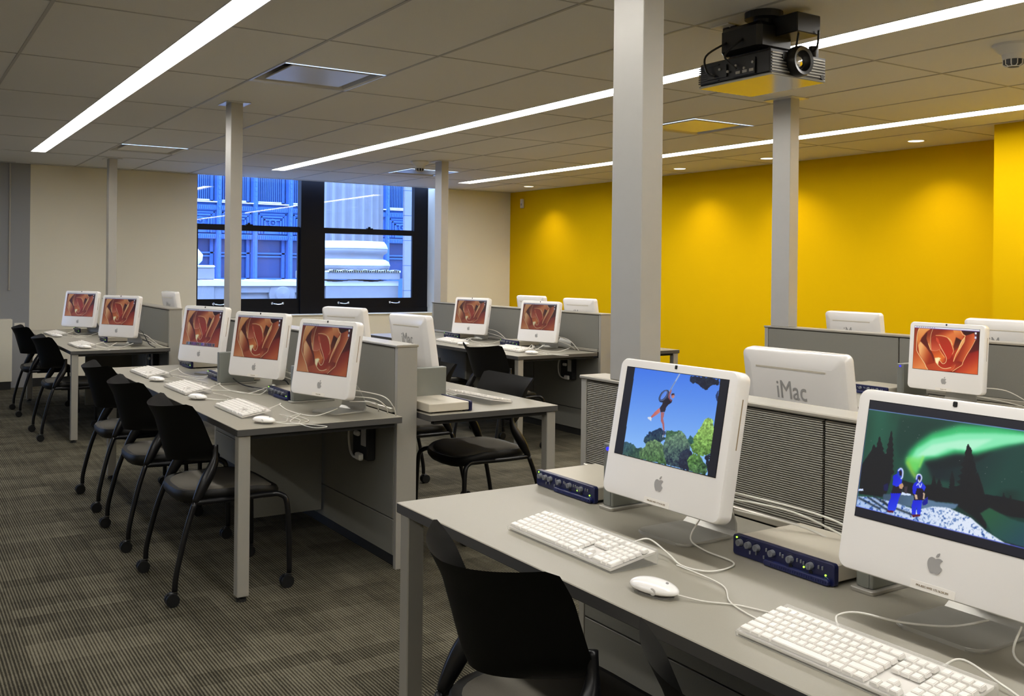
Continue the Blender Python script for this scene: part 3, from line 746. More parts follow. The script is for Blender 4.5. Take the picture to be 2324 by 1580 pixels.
def paint_aurora():
    c = Canvas(380, 238, hom([(218, 114), (1819, 338), (1683, 1527), (84, 1112)]), (16, 18, 34))
    F = c.fill; L = c.line
    sky = [(205, 190), (1810, 415), (1720, 1430), (95, 1035)]
    F(sky, (28, 84, 66), (14, 56, 50), (300, 250), (1300, 1000), 0)
    n = c.noise(1, 12, 4); m = c.mask(sky); c.img += (((n - .5) * .10) * m)[..., None] * np.array((.4, 1, .8))
    F([(480, 250), (900, 300), (700, 400), (540, 560), (470, 640), (430, 480)], (14, 52, 46), blur=12, op=.8)
    F([(700, 640), (1000, 580), (1560, 480), (1810, 430), (1790, 900), (1300, 900), (760, 800)], (14, 30, 38), (16, 62, 56), (900, 620), (1300, 900), 8)
    F([(690, 650), (780, 600), (960, 590), (1300, 560), (1100, 680), (760, 720)], (10, 26, 32), blur=6)
    F([(530, 660), (560, 560), (640, 480), (760, 400), (1000, 330), (1300, 340), (1810, 420), (1810, 455), (1560, 480), (1300, 540), (1150, 585), (960, 570), (800, 620), (680, 640), (640, 700), (620, 760), (560, 700)], (60, 205, 120), blur=12, op=.9)
    F([(560, 640), (620, 540), (760, 450), (1000, 400), (1300, 400), (1810, 430), (1810, 450), (1400, 500), (1130, 560), (960, 540), (800, 600), (700, 600), (640, 660)], (150, 245, 195), blur=7, op=.85)
    F([(620, 600), (760, 500), (1000, 460), (1300, 450), (1100, 550), (900, 530), (780, 590), (690, 600)], (196, 250, 220), blur=6, op=.7)
    F([(525, 620), (560, 600), (640, 620), (690, 600), (650, 700), (620, 760), (560, 700)], (120, 220, 95), blur=9, op=.75)
    L([(545, 660), (585, 740), (610, 775)], (150, 200, 70), .02, .7); L([(680, 610), (650, 690)], (150, 230, 100), .012, .6)
    r = np.random.RandomState(5)
    for k in range(34):
        x, y = r.randint(10, 378), r.randint(24, 120); c.img[y, x] = np.maximum(c.img[y, x], .55)
    # trees
    T = (13, 16, 24)
    def tree(cx, top, base, hw, seed, lean=0):
        q = np.random.RandomState(seed); ptsl = []; ptsr = []; N = 16
        for k in range(N + 1):
            t_ = k / N; y = top + (base - top) * t_; wdt = hw * (t_ ** .8) * (1 if k % 2 else .62) * (.85 + .3 * q.rand()) + 4
            ptsl.append((cx - wdt + lean * t_, y)); ptsr.append((cx + wdt * (.8 + .3 * q.rand()) + lean * t_, y))
        F(ptsl + ptsr[::-1], T, blur=1)
    F([(140, 680), (200, 590), (250, 520), (330, 560), (420, 680), (400, 800), (350, 960), (120, 930)], T, blur=2)
    tree(300, 430, 760, 90, 1); tree(405, 380, 760, 62, 2, -30); tree(250, 500, 900, 120, 7)
    tree(1075, 495, 900, 120, 3); tree(1090, 520, 1000, 110, 4, 20); F([(980, 870), (1160, 740), (1210, 900), (1260, 1060), (1230, 1240), (1120, 1130), (1000, 1050), (940, 1010)], T, blur=2)
    tree(935, 730, 900, 36, 8); tree(775, 770, 900, 34, 9); tree(820, 800, 900, 40, 10); tree(1385, 920, 1080, 34, 11); tree(1445, 940, 1080, 30, 12); tree(1600, 930, 1120, 60, 13)
    F([(500, 810), (640, 850), (760, 850), (900, 880), (1000, 900), (1400, 960), (1800, 1050), (1790, 1170), (1450, 1130), (1200, 1060), (1000, 1010), (800, 1000), (500, 930)], T, blur=2)
    # snow
    F([(330, 930), (560, 930), (800, 1000), (990, 1020), (960, 1060), (700, 1060), (330, 1010)], (60, 84, 108), (90, 120, 150), (400, 940), (700, 1050), 3)
    F([(1180, 1100), (1260, 1050), (1450, 1150), (1760, 1230), (1720, 1430), (1500, 1380), (1300, 1300)], (32, 84, 58), (26, 70, 84), (1300, 1100), (1500, 1380), 3)
    F([(110, 950), (260, 960), (420, 1000), (620, 1070), (760, 1040), (900, 1050), (1100, 1140), (1240, 1260), (1400, 1360), (1500, 1390), (95, 1040)], (176, 200, 240), (225, 235, 252), (200, 980), (900, 1150), 2)
    n = c.noise(9, 90, 60) * .6 + c.noise(10, 170, 110) * .4
    m = c.mask([(110, 950), (260, 960), (420, 1000), (620, 1070), (760, 1040), (900, 1050), (1100, 1140), (1240, 1260), (1400, 1360), (1500, 1390), (95, 1040)])
    c.img -= (np.clip(n - .52, 0, 1) * 2.0 * m)[..., None] * np.array((1.1, .9, .55))
    for a, b in (((120, 965), (300, 1060)), ((200, 960), (380, 1080)), ((250, 950), (420, 1060)), ((400, 1040), (580, 1110)), ((330, 990), (380, 1040))): L([a, b], (18, 34, 48), .010, .85, smooth=False)
    m = c.mask([(130, 940), (340, 960), (420, 1060), (300, 1070)]); 
    F([(115, 885), (155, 885), (158, 902), (115, 903)], (210, 225, 255), blur=1)
    F([(490, 915), (575, 930), (570, 945), (490, 938)], (215, 230, 255), blur=1)
    # figures
    BL = (12, 26, 214); DB = (8, 10, 60); K = (22, 8, 34)
    F([(395, 920), (485, 925), (470, 970), (440, 1070), (420, 1085), (370, 1078), (375, 1010), (400, 960)], BL, (30, 60, 235), (400, 940), (430, 1060), 1)
    F([(365, 1070), (425, 1078), (420, 1095), (368, 1090)], (90, 8, 40), blur=1)
    F([(420, 850), (500, 840), (495, 925), (400, 925)], K, blur=1); F([(420, 770), (470, 745), (500, 790), (490, 850), (450, 868), (412, 850)], BL, (25, 50, 230), (430, 780), (470, 850), 1)
    F([(455, 720), (475, 703), (500, 708), (507, 750), (500, 795), (470, 790), (450, 760)], (20, 60, 190), blur=1)
    F([(468, 730), (485, 722), (496, 740), (492, 775), (474, 768)], K, blur=1); L([(466, 725), (486, 708), (503, 730), (500, 780), (490, 795)], (220, 228, 255), .007)
    F([(470, 850), (500, 835), (510, 860), (495, 888), (472, 878)], (196, 152, 118), blur=1)
    F([(590, 985), (675, 985), (662, 1060), (655, 1115), (628, 1118), (625, 1050), (615, 1122), (582, 1118), (580, 1040)], BL, (30, 60, 235), (590, 1000), (650, 1100), 1)
    F([(580, 1110), (655, 1108), (655, 1125), (590, 1135)], (90, 8, 40), blur=1)
    F([(592, 860), (690, 860), (690, 985), (600, 985)], K, blur=1); F([(600, 840), (630, 815), (670, 825), (705, 870), (690, 905), (670, 880), (625, 880), (612, 935), (590, 925), (588, 870)], BL, (25, 50, 230), (600, 850), (690, 870), 1)
    F([(620, 770), (640, 755), (665, 765), (672, 800), (660, 835), (630, 835), (615, 805)], (16, 40, 170), blur=1); F([(635, 780), (655, 775), (662, 800), (650, 825), (635, 810)], K, blur=1)
    L([(622, 800), (630, 765), (655, 762), (668, 790), (650, 828), (640, 810)], (226, 232, 255), .006); L([(625, 855), (640, 840), (655, 872), (668, 842)], (226, 232, 255), .004)
    F([(605, 935), (628, 940), (632, 975), (615, 978)], (206, 178, 150), blur=1); F([(682, 920), (696, 925), (690, 978), (680, 976)], (206, 178, 150), blur=1)
    F([(672, 1000), (720, 955), (722, 1010), (700, 1030), (675, 1028)], (10, 18, 150), blur=1); F([(335, 850), (375, 835), (372, 905), (335, 900)], (10, 14, 90), blur=2, op=.8)
    F([(515, 865), (545, 865), (540, 925), (520, 925)], (60, 48, 60), blur=1)
    L([(205, 190), (1810, 415)], (120, 150, 220), .003, smooth=False); L([(205, 190), (95, 1035)], (110, 140, 220), .003, smooth=False); L([(95, 1035), (1700, 1440)], (90, 110, 230), .003, smooth=False)
    m = 1 - c.mask([(203, 186), (1900, 424), (1780, 1470), (93, 1038)]); c.img = c.img * (1 - m[..., None]) + np.array((17, 18, 33)) / 255. * m[..., None]
    return c
def paint_swing():
    c = Canvas(340, 213, hom([(200, 72), (1498, 248), (1318, 1490), (32, 1163)]), (14, 16, 30))
    F = c.fill; L = c.line
    pic = [(298, 85), (1390, 232), (1220, 1465), (135, 1190)]
    F(pic, (62, 118, 232), (140, 190, 250), (600, 100), (500, 1180), 0)
    n = c.noise(2, 120, 80); m0 = c.mask(pic)
    def tree(pts, c0, c1, a, b, seed, amp=.5, sc=60):
        P = [Vector((x, y, 0)) for x, y in pts]; q = np.random.RandomState(seed); out = []
        P2 = P + [P[0]]
        for u, v in zip(P2, P2[1:]):
            N = max(2, int((v - u).length / 18))
            for k in range(N): w_ = u.lerp(v, k / N); out.append((w_.x + q.randn() * 6, w_.y + q.randn() * 7))
        m = c.mask(out, blur=1)
        F(out, c0, c1, a, b, 1)
        nn = c.noise(seed, sc, int(sc * .7)) * .5 + c.noise(seed + 50, sc * 2, int(sc * 1.4)) * .5
        c.img += ((nn - .5) * amp * m)[..., None] * np.array((.8, 1, .6))
    tree([(140, 1040), (200, 1045), (270, 1070), (330, 1110), (380, 1110), (420, 1150), (400, 1260), (135, 1200)], (50, 86, 100), (52, 84, 70), (200, 1050), (250, 1200), 1, .3)
    tree([(410, 1010), (470, 910), (540, 890), (600, 870), (640, 840), (660, 900), (680, 1000), (600, 1050), (440, 1060)], (26, 50, 84), (34, 62, 76), (560, 880), (560, 1040), 2, .35)
    tree([(680, 960), (700, 890), (740, 880), (790, 910), (850, 890), (900, 900), (940, 960), (960, 1050), (700, 1060)], (66, 104, 74), (80, 120, 88), (780, 890), (800, 1040), 3, .4)
    tree([(960, 1040), (1000, 950), (1050, 980), (1040, 1100), (970, 1100)], (48, 96, 96), (46, 86, 70), (1000, 960), (1000, 1090), 4, .3)
    tree([(400, 1110), (460, 1030), (540, 1000), (620, 1040), (680, 1120), (700, 1330), (360, 1250), (350, 1150)], (104, 136, 96), (64, 100, 60), (540, 1010), (540, 1300), 5, .5)
    tree([(680, 1010), (770, 950), (880, 900), (950, 960), (1000, 1100), (1010, 1400), (700, 1330), (650, 1120)], (104, 138, 110), (44, 62, 76), (850, 930), (840, 1300), 6, .5)
    tree([(860, 1180), (960, 1120), (1030, 1180), (1050, 1420), (850, 1370)], (34, 46, 70), (24, 30, 52), (900, 1180), (950, 1380), 7, .25)
    tree([(1010, 1090), (1060, 960), (1130, 850), (1200, 740), (1240, 715), (1290, 760), (1310, 900), (1290, 1100), (1240, 1200), (1110, 1210), (1030, 1170)], (150, 190, 96), (96, 140, 66), (1200, 760), (1150, 1200), 8, .6)
    tree([(960, 1280), (1030, 1180), (1120, 1210), (1180, 1290), (1220, 1360), (1200, 1470), (990, 1400)], (90, 136, 66), (60, 96, 60), (1050, 1200), (1100, 1420), 9, .6)
    tree([(1180, 1230), (1260, 1180), (1230, 1440), (1210, 1330)], (22, 28, 52), (20, 24, 44), (1200, 1200), (1200, 1400), 10, .2)
    tree([(990, 230), (1020, 195), (1180, 205), (1370, 235), (1370, 320), (1320, 300), (1260, 320), (1220, 370), (1160, 350), (1110, 310), (1060, 290), (1010, 270)], (24, 34, 60), (16, 22, 44), (1050, 210), (1250, 350), 11, .25)
    tree([(1345, 400), (1365, 390), (1350, 520), (1335, 500)], (30, 50, 100), blur if False else (30, 50, 100), (1345, 400), (1345, 500), 12, .1)
    # swinger
    L([(868, 165), (822, 245), (760, 350), (735, 395)], (176, 190, 214), .009); L([(812, 262), (770, 330), (742, 380)], (90, 104, 150), .004)
    th = [(600 + 0, 0)]
    cx, cy = 668, 450
    def ell(rx, ry, rot, ox=0, oy=0, n=26): return [(cx + ox + rx * math.cos(a) * math.cos(rot) - ry * math.sin(a) * math.sin(rot), cy + oy + rx * math.cos(a) * math.sin(rot) + ry * math.sin(a) * math.cos(rot)) for a in [2 * PI * k / n for k in range(n)]]
    F(ell(92, 56, -.95), (26, 34, 62), (40, 50, 84), (620, 500), (700, 400), 1); F(ell(64, 24, -.95, -6, -10), (92, 140, 236), blur=1); L(ell(74, 34, -.95, -6, -6), (120, 140, 186), .003)
    F([(655, 515), (720, 470), (770, 500), (765, 530), (720, 560), (690, 600), (680, 650), (620, 655), (610, 600), (640, 560)], (24, 14, 34), (44, 34, 52), (700, 500), (640, 640), 1)
    SK = (168, 104, 110); SK2 = (120, 66, 84)
    F([(740, 385), (765, 360), (760, 400), (740, 440), (745, 480), (770, 500), (755, 520), (720, 470), (722, 430)], SK, SK2, (750, 380), (740, 500), 1)
    F([(755, 430), (775, 415), (800, 425), (800, 455), (785, 478), (762, 470)], SK, (200, 140, 130), (770, 430), (790, 470), 1); F([(758, 435), (770, 412), (795, 414), (804, 440), (790, 430), (768, 440)], (40, 24, 40), blur=1)
    F([(610, 600), (600, 605), (545, 655), (495, 715), (505, 730), (560, 695), (615, 655)], (206, 120, 110), (186, 100, 100), (600, 610), (510, 720), 1)
    F([(455, 718), (495, 712), (508, 728), (500, 768), (480, 750), (460, 738)], (214, 222, 238), blur=1)
    F([(625, 655), (672, 655), (655, 740), (668, 800), (672, 890), (655, 892), (645, 810), (625, 765)], SK, (176, 96, 96), (640, 660), (660, 880), 1)
    F([(650, 885), (690, 900), (685, 930), (655, 975), (645, 970), (655, 930)], (60, 66, 96), blur=1); F([(648, 945), (660, 945), (655, 978), (645, 975)], (215, 220, 235), blur=1)
    m = 1 - c.mask(pic, blur=0); c.img = c.img * (1 - m[..., None]) + np.array((14, 15, 28)) / 255. * m[..., None]
    return c
SW, SH = .367, .2294
def grade(c, g, mul, k, ds=.12):
    x = c.img.clip(0, 1) ** g; lu = x.mean(2, keepdims=True); x = x * (1 - ds) + lu * ds; x = x * (1 - k) + x * x * (3 - 2 * x) * k; c.img = x * np.array(mul); return c
_rose = grade(paint_rose(), 1.12, (1.02, 1.0, .95), .45); ME_ROSE = picture_mesh('rose_desktop', grade(paint_rose(), 1.12, (.84, .84, .80), .35, .30), SW, SH, 'screen_dim'); ME_ROSE2 = picture_mesh('rose_desktop_bright', _rose, SW, SH)
ME_DOCK = picture_mesh('rose_desktop_dock', grade(paint_rose(True), 1.12, (.84, .84, .80), .35, .30), SW, SH, 'screen_dim')
ME_AUR = picture_mesh('aurora_photo', paint_aurora(), SW, SH)
ME_SWG = picture_mesh('swing_photo', paint_swing(), SW, SH)

# ------------------------------------------------------------------ desktop computer
def apple_pts():
    L_ = [(0, .30), (-.10, .345), (-.24, .36), (-.38, .27), (-.45, .10), (-.44, -.10), (-.36, -.30), (-.24, -.46), (-.13, -.48), (0, -.44), (.13, -.48), (.24, -.45), (.35, -.30), (.42, -.14), (.31, -.04), (.27, .08), (.30, .19), (.40, .28), (.28, .36), (.12, .35)]
    P = [Vector((a, b, 0)) for a, b in L_]; S_ = spline(P + [P[0]], 4)[:-1]
    return [(v.x, v.y) for v in S_]
LEAF = [(.0, .40), (.02, .50), (.09, .60), (.19, .65), (.20, .56), (.14, .45), (.05, .40)]
def make_imac():
    root = thing('desktop_computer', '', 'computer')
    # body origin = centre of the display surface; body front face at y=0
    bm = bmesh.new()
    W_, H_ = .426, .359; cz = -.0415
    slab(bm, W_, H_, .022, [(-.001, .006), (-.0005, .003), (.003, .0008), (.008, 0), (.036, 0), (.042, .002), (.047, .008), (.056, .045)], cz=cz, n=6)
    body = obj('body', bm, M['mac'], root, smooth=True, autos=28)
    bz = obj('bezel', B(-SW / 2 - .0016, SW / 2 + .0016, -.0016, .001, -SH / 2 - .0016, SH / 2 + .0016), M['dark'], body)
    sc = bpy.data.objects.new('display', ME_ROSE); COL.objects.link(sc); sc.parent = body; sc.location = (0, -.0022, 0)
    obj('camera_lens', B(-.0045, .0045, -.0025, .0, .1245, .1345, bev=.0015), M['dark'], body)
    bm = bmesh.new(); s_ = .034; oz = -.170 + .004
    prism(bm, [(a * s_, b * s_ + oz) for a, b in apple_pts()], -.0022, -.0008); prism(bm, [(a * s_, b * s_ + oz) for a, b in LEAF], -.0022, -.0008)
    obj('apple_logo', bm, M['mac_grey'], body)
    bm = bmesh.new(); box(bm, -.0, .0012, .0215, .0245, -.045, .075); o = obj('disc_slot', bm, M['slot'], body); o.location = (W_ / 2 - .0006, 0, 0)
    bm = bmesh.new(); box(bm, -.145, .145, .0552, .0562, .080, .086, bev=.001); v_ = obj('rear_vent', bm, M['case'], body); v_.location = (0, .0008, 0)
    tm = text_mesh('rear_lettering', 'iMac', .086, M['mac_grey'], body, (0, .0572, .010), (PI / 2, 0, PI), sx=.80)
    # aluminium foot: flat plate curling up behind
    bm = bmesh.new()
    out = []
    w2 = .095
    for k in range(7):
        a = PI + PI / 2 * k / 6; out.append((-w2 + .03 + .03 * math.cos(a), .022 + .03 + .03 * math.sin(a)))
    for k in range(7):
        a = 1.5 * PI + PI / 2 * k / 6; out.append((w2 - .03 + .03 * math.cos(a), .022 + .03 + .03 * math.sin(a)))
    out += [(w2, .190), (-w2, .190)]
    prism(bm, out, 0.0, .0085, plane='xy'); bmesh.ops.bevel(bm, geom=[e for e in bm.edges if abs(e.verts[0].co.z - e.verts[1].co.z) < 1e-5], offset=.0028, segments=3, affect='EDGES')
    prof = [(.185, .00), (.205, .003), (.217, .014), (.219, .035), (.209, .065), (.180, .115), (.135, .165), (.095, .205), (.075, .23)]
    def strip(pr, th):
        a = [[bm.verts.new((s * w2 * (1 - .25 * i / len(pr)), y, z)) for s in (-1, 1)] for i, (y, z) in enumerate(pr)]
        b = [[bm.verts.new((s * w2 * (1 - .25 * i / len(pr)), y - th, z + th * .55)) for s in (-1, 1)] for i, (y, z) in enumerate(pr)]
        for i in range(len(pr) - 1):
            for A, C_ in ((a, a), (b, b)): bm.faces.new((A[i][0], A[i][1], A[i + 1][1], A[i + 1][0]))
            for s in (0, 1): bm.faces.new((a[i][s], b[i][s], b[i + 1][s], a[i + 1][s]))
        for i in (0, -1): bm.faces.new((a[i][0], a[i][1], b[i][1], b[i][0]))
    strip(prof, .0065)
    obj('stand', bm, M['alu'], root, autos=30)
    return root
IM = make_imac(); used = [False]
def kids(o, n): return [c for c in o.children if c.name.split('.')[0] == n]
def place_imac(x, y, rz, tilt, z, label, group, pic=None, sticker=None, ground=.74, off=.04):
    x -= off * math.cos(rz); y -= off * math.sin(rz)
    r = IM if not used[0] else dup(IM); used[0] = True
    r.location = (x, y, ground); r.rotation_euler = (0, 0, rz); r['label'] = label; r['group'] = group; r['category'] = 'computer'
    b = kids(r, 'body')[0]; b.location = (off, 0, z - ground); b.rotation_euler = (-math.radians(tilt), 0, 0)
    kids(b, 'display')[0].data = pic or ME_ROSE
    if sticker: STICK.append((b, sticker))
    return r
STICK = []
def add_stickers():
    for b, sticker in STICK:
        s = obj('label_sticker', B(-.045, .045, -.0018, -.0008, -.0075, .0075), M['label'], b, loc=(.0, 0, -.2105))
        text_mesh('lettering', sticker, .0055, M['ink'], s, (0, -.002, 0), (PI / 2, 0, 0), ext=.0002)
R_ = math.radians
G1 = 'computers in the near row facing the aisle'
# ------------------------------------------------------------------ keyboards
KM = {}
def keymesh(wd, dp=.0162):
    k = (round(wd, 4), round(dp, 4))
    if k in KM: return KM[k]
    bm = bmesh.new(); a, b, t_ = wd / 2, dp / 2, .0017; hgt = .0078
    A = [bm.verts.new((x, y, 0)) for x, y in ((-a, -b), (a, -b), (a, b), (-a, b))]
    C_ = [bm.verts.new((x, y, z)) for x, y, z in ((-a + t_, -b + t_, hgt * .93), (a - t_, -b + t_, hgt * .93), (a - t_, b - t_, hgt), (-a + t_, b - t_, hgt))]
    for i in range(4): bm.faces.new((A[i], A[(i + 1) % 4], C_[(i + 1) % 4], C_[i]))
    bm.faces.new(C_)
    es = [e for e in bm.edges if all(v in C_ for v in e.verts)] + [e for e in bm.edges if (e.verts[0] in A) != (e.verts[1] in A)]
    bmesh.ops.bevel(bm, geom=es, offset=.0012, segments=2, affect='EDGES')
    me = bpy.data.meshes.new('key'); bm.to_mesh(me); bm.free(); me.materials.append(M['key'])
    for p in me.polygons: p.use_smooth = True
    me.set_sharp_from_angle(angle=R_(50)); KM[k] = me
    return me
def layout():
    p = .0188; K = []; g = .0006; x0 = -.2135
    rows = [(5.15, [1.6] + [1] * 12 + [1.4]), (4, [1] * 13 + [2]), (3, [1.5] + [1] * 12 + [1.5]), (2, [1.8] + [1] * 11 + [2.2]), (1, [2.3] + [1] * 10 + [2.7]), (0, [1.5, 1.2, 1.4, 7, 1.4, 1.2, 1.3])]
    for r, ws in rows:
        x = x0
        for w_ in ws: K.append((x + w_ * p / 2, r, w_ * p - g, 1)); x += w_ * p
    xn = x0 + 15 * p + .008
    for r, cs in ((5.15, (0, 1, 2)), (4, (0, 1, 2)), (3, (0, 1, 2)), (1, (1,)), (0, (0, 1, 2))):
        for c in cs: K.append((xn + (c + .5) * p, r, p - g, 1))
    xp = xn + 3 * p + .008
    for r, cs in ((5.15, (0, 1, 2, 3)), (4, (0, 1, 2, 3)), (3, (0, 1, 2, 3)), (2, (0, 1, 2, 3)), (1, (0, 1, 2))):
        for c in cs: K.append((xp + (c + .5) * p, r, p - g, 1))
    K.append((xp + p, 0, 2 * p - g, 1)); K.append((xp + 2.5 * p, 0, p - g, 1)); K.append((xp + 3.5 * p, .5, p - g, 2))
    return K, p
def key_z(y): return .0165 + .17 * (y + .07) + (.006 if y > .05 else 0)
def make_keyboard(detail):
    root = thing('keyboard', '', 'keyboard')
    K, p = layout(); W_ = .440
    bm = bmesh.new()
    prof = [(-.074, .0), (-.074, .011), (-.070, .0125), (.0, .022), (.050, .031), (.070, .036), (.070, .0)]
    prism(bm, prof, -W_ / 2, W_ / 2, plane='yz'); bmesh.ops.bevel(bm, geom=bm.edges[:], offset=.0018, segments=2, affect='EDGES')
    obj('clear_tray', bm, M['acrylic'], root)
    bm = bmesh.new(); prism(bm, [(-.070, .004), (-.070, .0095), (.066, .030), (.066, .025)], -W_ / 2 + .006, W_ / 2 - .006, plane='yz')
    obj('white_plate', bm, M['key'], root)
    big = bmesh.new() if not detail else None
    n = 0
    for i, (x, r, w_, hh) in enumerate(K):
        y = -.060 + r * p; z = key_z(y) - .0045; me = keymesh(w_, .0188 * hh - .0012)
        if detail and i < 100:
            o = bpy.data.objects.new('key', me); COL.objects.link(o); o.parent = root; o.location = (x, y, z); o.rotation_euler = (.145, 0, 0)
        else:
            if big is None: big = bmesh.new()
            t0 = len(big.verts); big.from_mesh(me); big.verts.ensure_lookup_table()
            bmesh.ops.transform(big, matrix=Matrix.Translation((x, y, z)) @ Matrix.Rotation(.145, 4, 'X'), verts=big.verts[t0:])
    if big is not None and len(big.verts):
        o = obj('keycap_block', big, M['key'], root, smooth=True, autos=50)
        o['kind'] = 'stuff'
    return root
KB = make_keyboard(True); KBL = make_keyboard(False)
kbused = {0: False, 1: False}
def place_kb(x, y, rz, label, group, detail=0, cable=None, ground=.74):
    src = KB if detail else KBL
    r = src if not kbused[detail] else dup(src); kbused[detail] = True
    r.location = (x, y, ground); r.rotation_euler = (0, 0, rz); r['label'] = label; r['group'] = group; r['category'] = 'keyboard'
    if cable: cord(r, cable, .0022)
    return r
def cord(parent, pts, r=.002, m='cord', name='cord'):
    bm = bmesh.new(); tube(bm, spline(pts, 7), r, 7)
    o = obj(name, bm, M[m], parent, smooth=True)
    mw = Matrix.Translation(parent.location) @ parent.rotation_euler.to_matrix().to_4x4()
    o.data.transform(mw.inverted()); return o
# ------------------------------------------------------------------ mouse
def make_mouse():
    root = thing('computer_mouse', '', 'mouse')
    bm = bmesh.new(); bmesh.ops.create_uvsphere(bm, u_segments=28, v_segments=16, radius=1)
    for v in bm.verts:
        z = v.co.z; s = 1.0
        v.co.x *= .0335; v.co.y *= .062
        v.co.z = z * (.0200 if z > 0 else .010) + .0135
        if v.co.z < .004: v.co.z = .004
    obj('shell', bm, M['mac'], root, smooth=True)
    bm = bmesh.new()
    for s in (-1, 1):
        lathe(bm, [(.008, 0), (.008, .0008), (.006, .0012), (0, .0014)], (s * .0296 if s > 0 else s * .0308, .018, .015), 16, axis='x')
    obj('side_button', bm, M['side'], root)
    bm = bmesh.new(); bmesh.ops.create_icosphere(bm, subdivisions=2, radius=.0035, matrix=Matrix.Translation((0, .034, .0300))); obj('scroll_ball', bm, M['mac_grey'], root, smooth=True)
    bm = bmesh.new(); slab(bm, .05, .095, .024, [(0, 0), (.004, 0)], plane='xy'); obj('glide_base', bm, M['acrylic'], root)
    return root
MS = make_mouse(); msused = [False]
def place_mouse(x, y, rz, label, group, cable=None, ground=.74):
    r = MS if not msused[0] else dup(MS); msused[0] = True
    r.location = (x, y, ground); r.rotation_euler = (0, 0, rz); r['label'] = label; r['group'] = group; r['category'] = 'mouse'
    if cable: cord(r, cable, .0017)
    return r
# ------------------------------------------------------------------ audio interface
def make_interface():
    root = thing('audio_interface', '', 'audio interface')       # origin: front left bottom corner of the panel, x right, y back
    W_ = .305
    bm = bmesh.new(); box(bm, .006, W_ - .006, .014, .235, .007, .047, bev=.003); obj('case', bm, M['case'], root)
    bm = bmesh.new()
    for x in (.03, W_ - .03):
        for y in (.03, .2): cyl(bm, (x, y, 0), .008, .008, 12)
    obj('rubber_foot', bm, M['black_base'], root)
    bm = bmesh.new(); slab(bm, W_, .050, .008, [(.0, .0015), (.0015, 0), (.014, 0)], cz=.0255, cx=W_ / 2, n=4)
    fp = obj('front_panel', bm, M['blue'], root)
    bm = bmesh.new(); slab(bm, W_ * .62, .014, .006, [(-.010, .002), (-.008, 0), (.0, 0)], cz=.0085, cx=W_ * .66, n=4)
    for k in range(26): box(bm, W_ * .42 + k * .0066, W_ * .42 + k * .0066 + .003, -.0115, -.009, .006, .011)
    obj('lip', bm, M['blue_lt'], fp)
    for i, u in enumerate((.085, .175, .265, .42, .60, .79)):
        bm = bmesh.new(); x = u * W_; z = .034 if i < 3 else .033
        cyl(bm, (x, -.011, z), .0075, .011, 18, 'y', r2=.0085); box(bm, x - .0012, x + .0012, -.0135, -.011, z - .007, z + .007)
        obj('knob', bm, M['knob'], fp)
        bm = bmesh.new(); pts = [(x + .0125 * math.cos(a), -.0006, z + .0125 * math.sin(a)) for a in [PI * 2 * k / 24 for k in range(25)]]; tube(bm, pts, .0004, 4); obj('knob_ring', bm, M['blue_lt'], fp)
    for u, z in ((.19, .017), (.335, .017), (.50, .037), (.665, .036), (.70, .036), (.865, .036), (.90, .036), (.36, .036), (.525, .034), (.725, .034), (.255, .020)):
        bm = bmesh.new(); box(bm, u * W_ - .0017, u * W_ + .0017, -.004, 0, z - .004, z + .004, bev=.0006); obj('button', bm, M['knob'], fp)
    for u, z in ((.045, .044), (.725, .025), (.925, .022)):
        bm = bmesh.new(); cyl(bm, (u * W_, -.002, z), .0021, .002, 10, 'y'); obj('status_light', bm, M['led'], fp)
    for u in (.60, .79):
        bm = bmesh.new(); cyl(bm, (u * W_, -.0015, .018), .005, .0015, 16, 'y'); obj('jack', bm, M['dark'], fp)
    bm = bmesh.new(); x = .93 * W_; tube(bm, [(x + .0065 * math.cos(a), -.0005, .0115 + .0065 * math.sin(a)) for a in [PI * 2 * k / 20 for k in range(21)]], .0005, 4)
    l_ = obj('maker_logo', bm, M['print'], fp); text_mesh('lettering', 'M', .009, M['print'], l_, (x - .0005, -.0008, .0115), (PI / 2, 0, 0), ext=.0002)
    return root
AI = make_interface(); aiused = [False]
def place_ai(x, y, rz, label, group, ground=.74):
    r = AI if not aiused[0] else dup(AI); aiused[0] = True
    r.location = (x, y, ground); r.rotation_euler = (0, 0, rz); r['label'] = label; r['group'] = group; r['category'] = 'audio interface'
    return r
# ------------------------------------------------------------------ external drive
def make_drive():
    root = thing('external_drive', '', 'hard drive')       # origin: front centre of the foot
    bm = bmesh.new(); box(bm, -.022, .022, .0, .21, .010, .190, bev=.004, seg=2); obj('enclosure', bm, M['drive'], root)
    bm = bmesh.new(); slab(bm, .062, .235, .010, [(0, .001), (.003, 0), (.008, 0), (.010, .002)], cz=.105, plane='xy'); obj('foot', bm, M['frame'], root)
    bm = bmesh.new(); slab(bm, .026, .165, .006, [(-.0014, 0), (.001, 0)], cz=.094, n=3); obj('front_plate', bm, M['drive'], root)
    bm = bmesh.new(); cyl(bm, (0, -.004, .176), .0055, .004, 14, 'y'); obj('power_light', bm, M['bled'], root)
    return root
DR = make_drive(); drused = [False]
def place_drive(x, y, rz, label, group, ground=.74, light=True):
    r = DR if not drused[0] else dup(DR); drused[0] = True
    r.location = (x, y, ground); r.rotation_euler = (0, 0, rz); r['label'] = label; r['group'] = group; r['category'] = 'hard drive'
    if not light:
        for k in list(r.children):
            if k.name.startswith('power_light'): bpy.data.objects.remove(k)
    return r

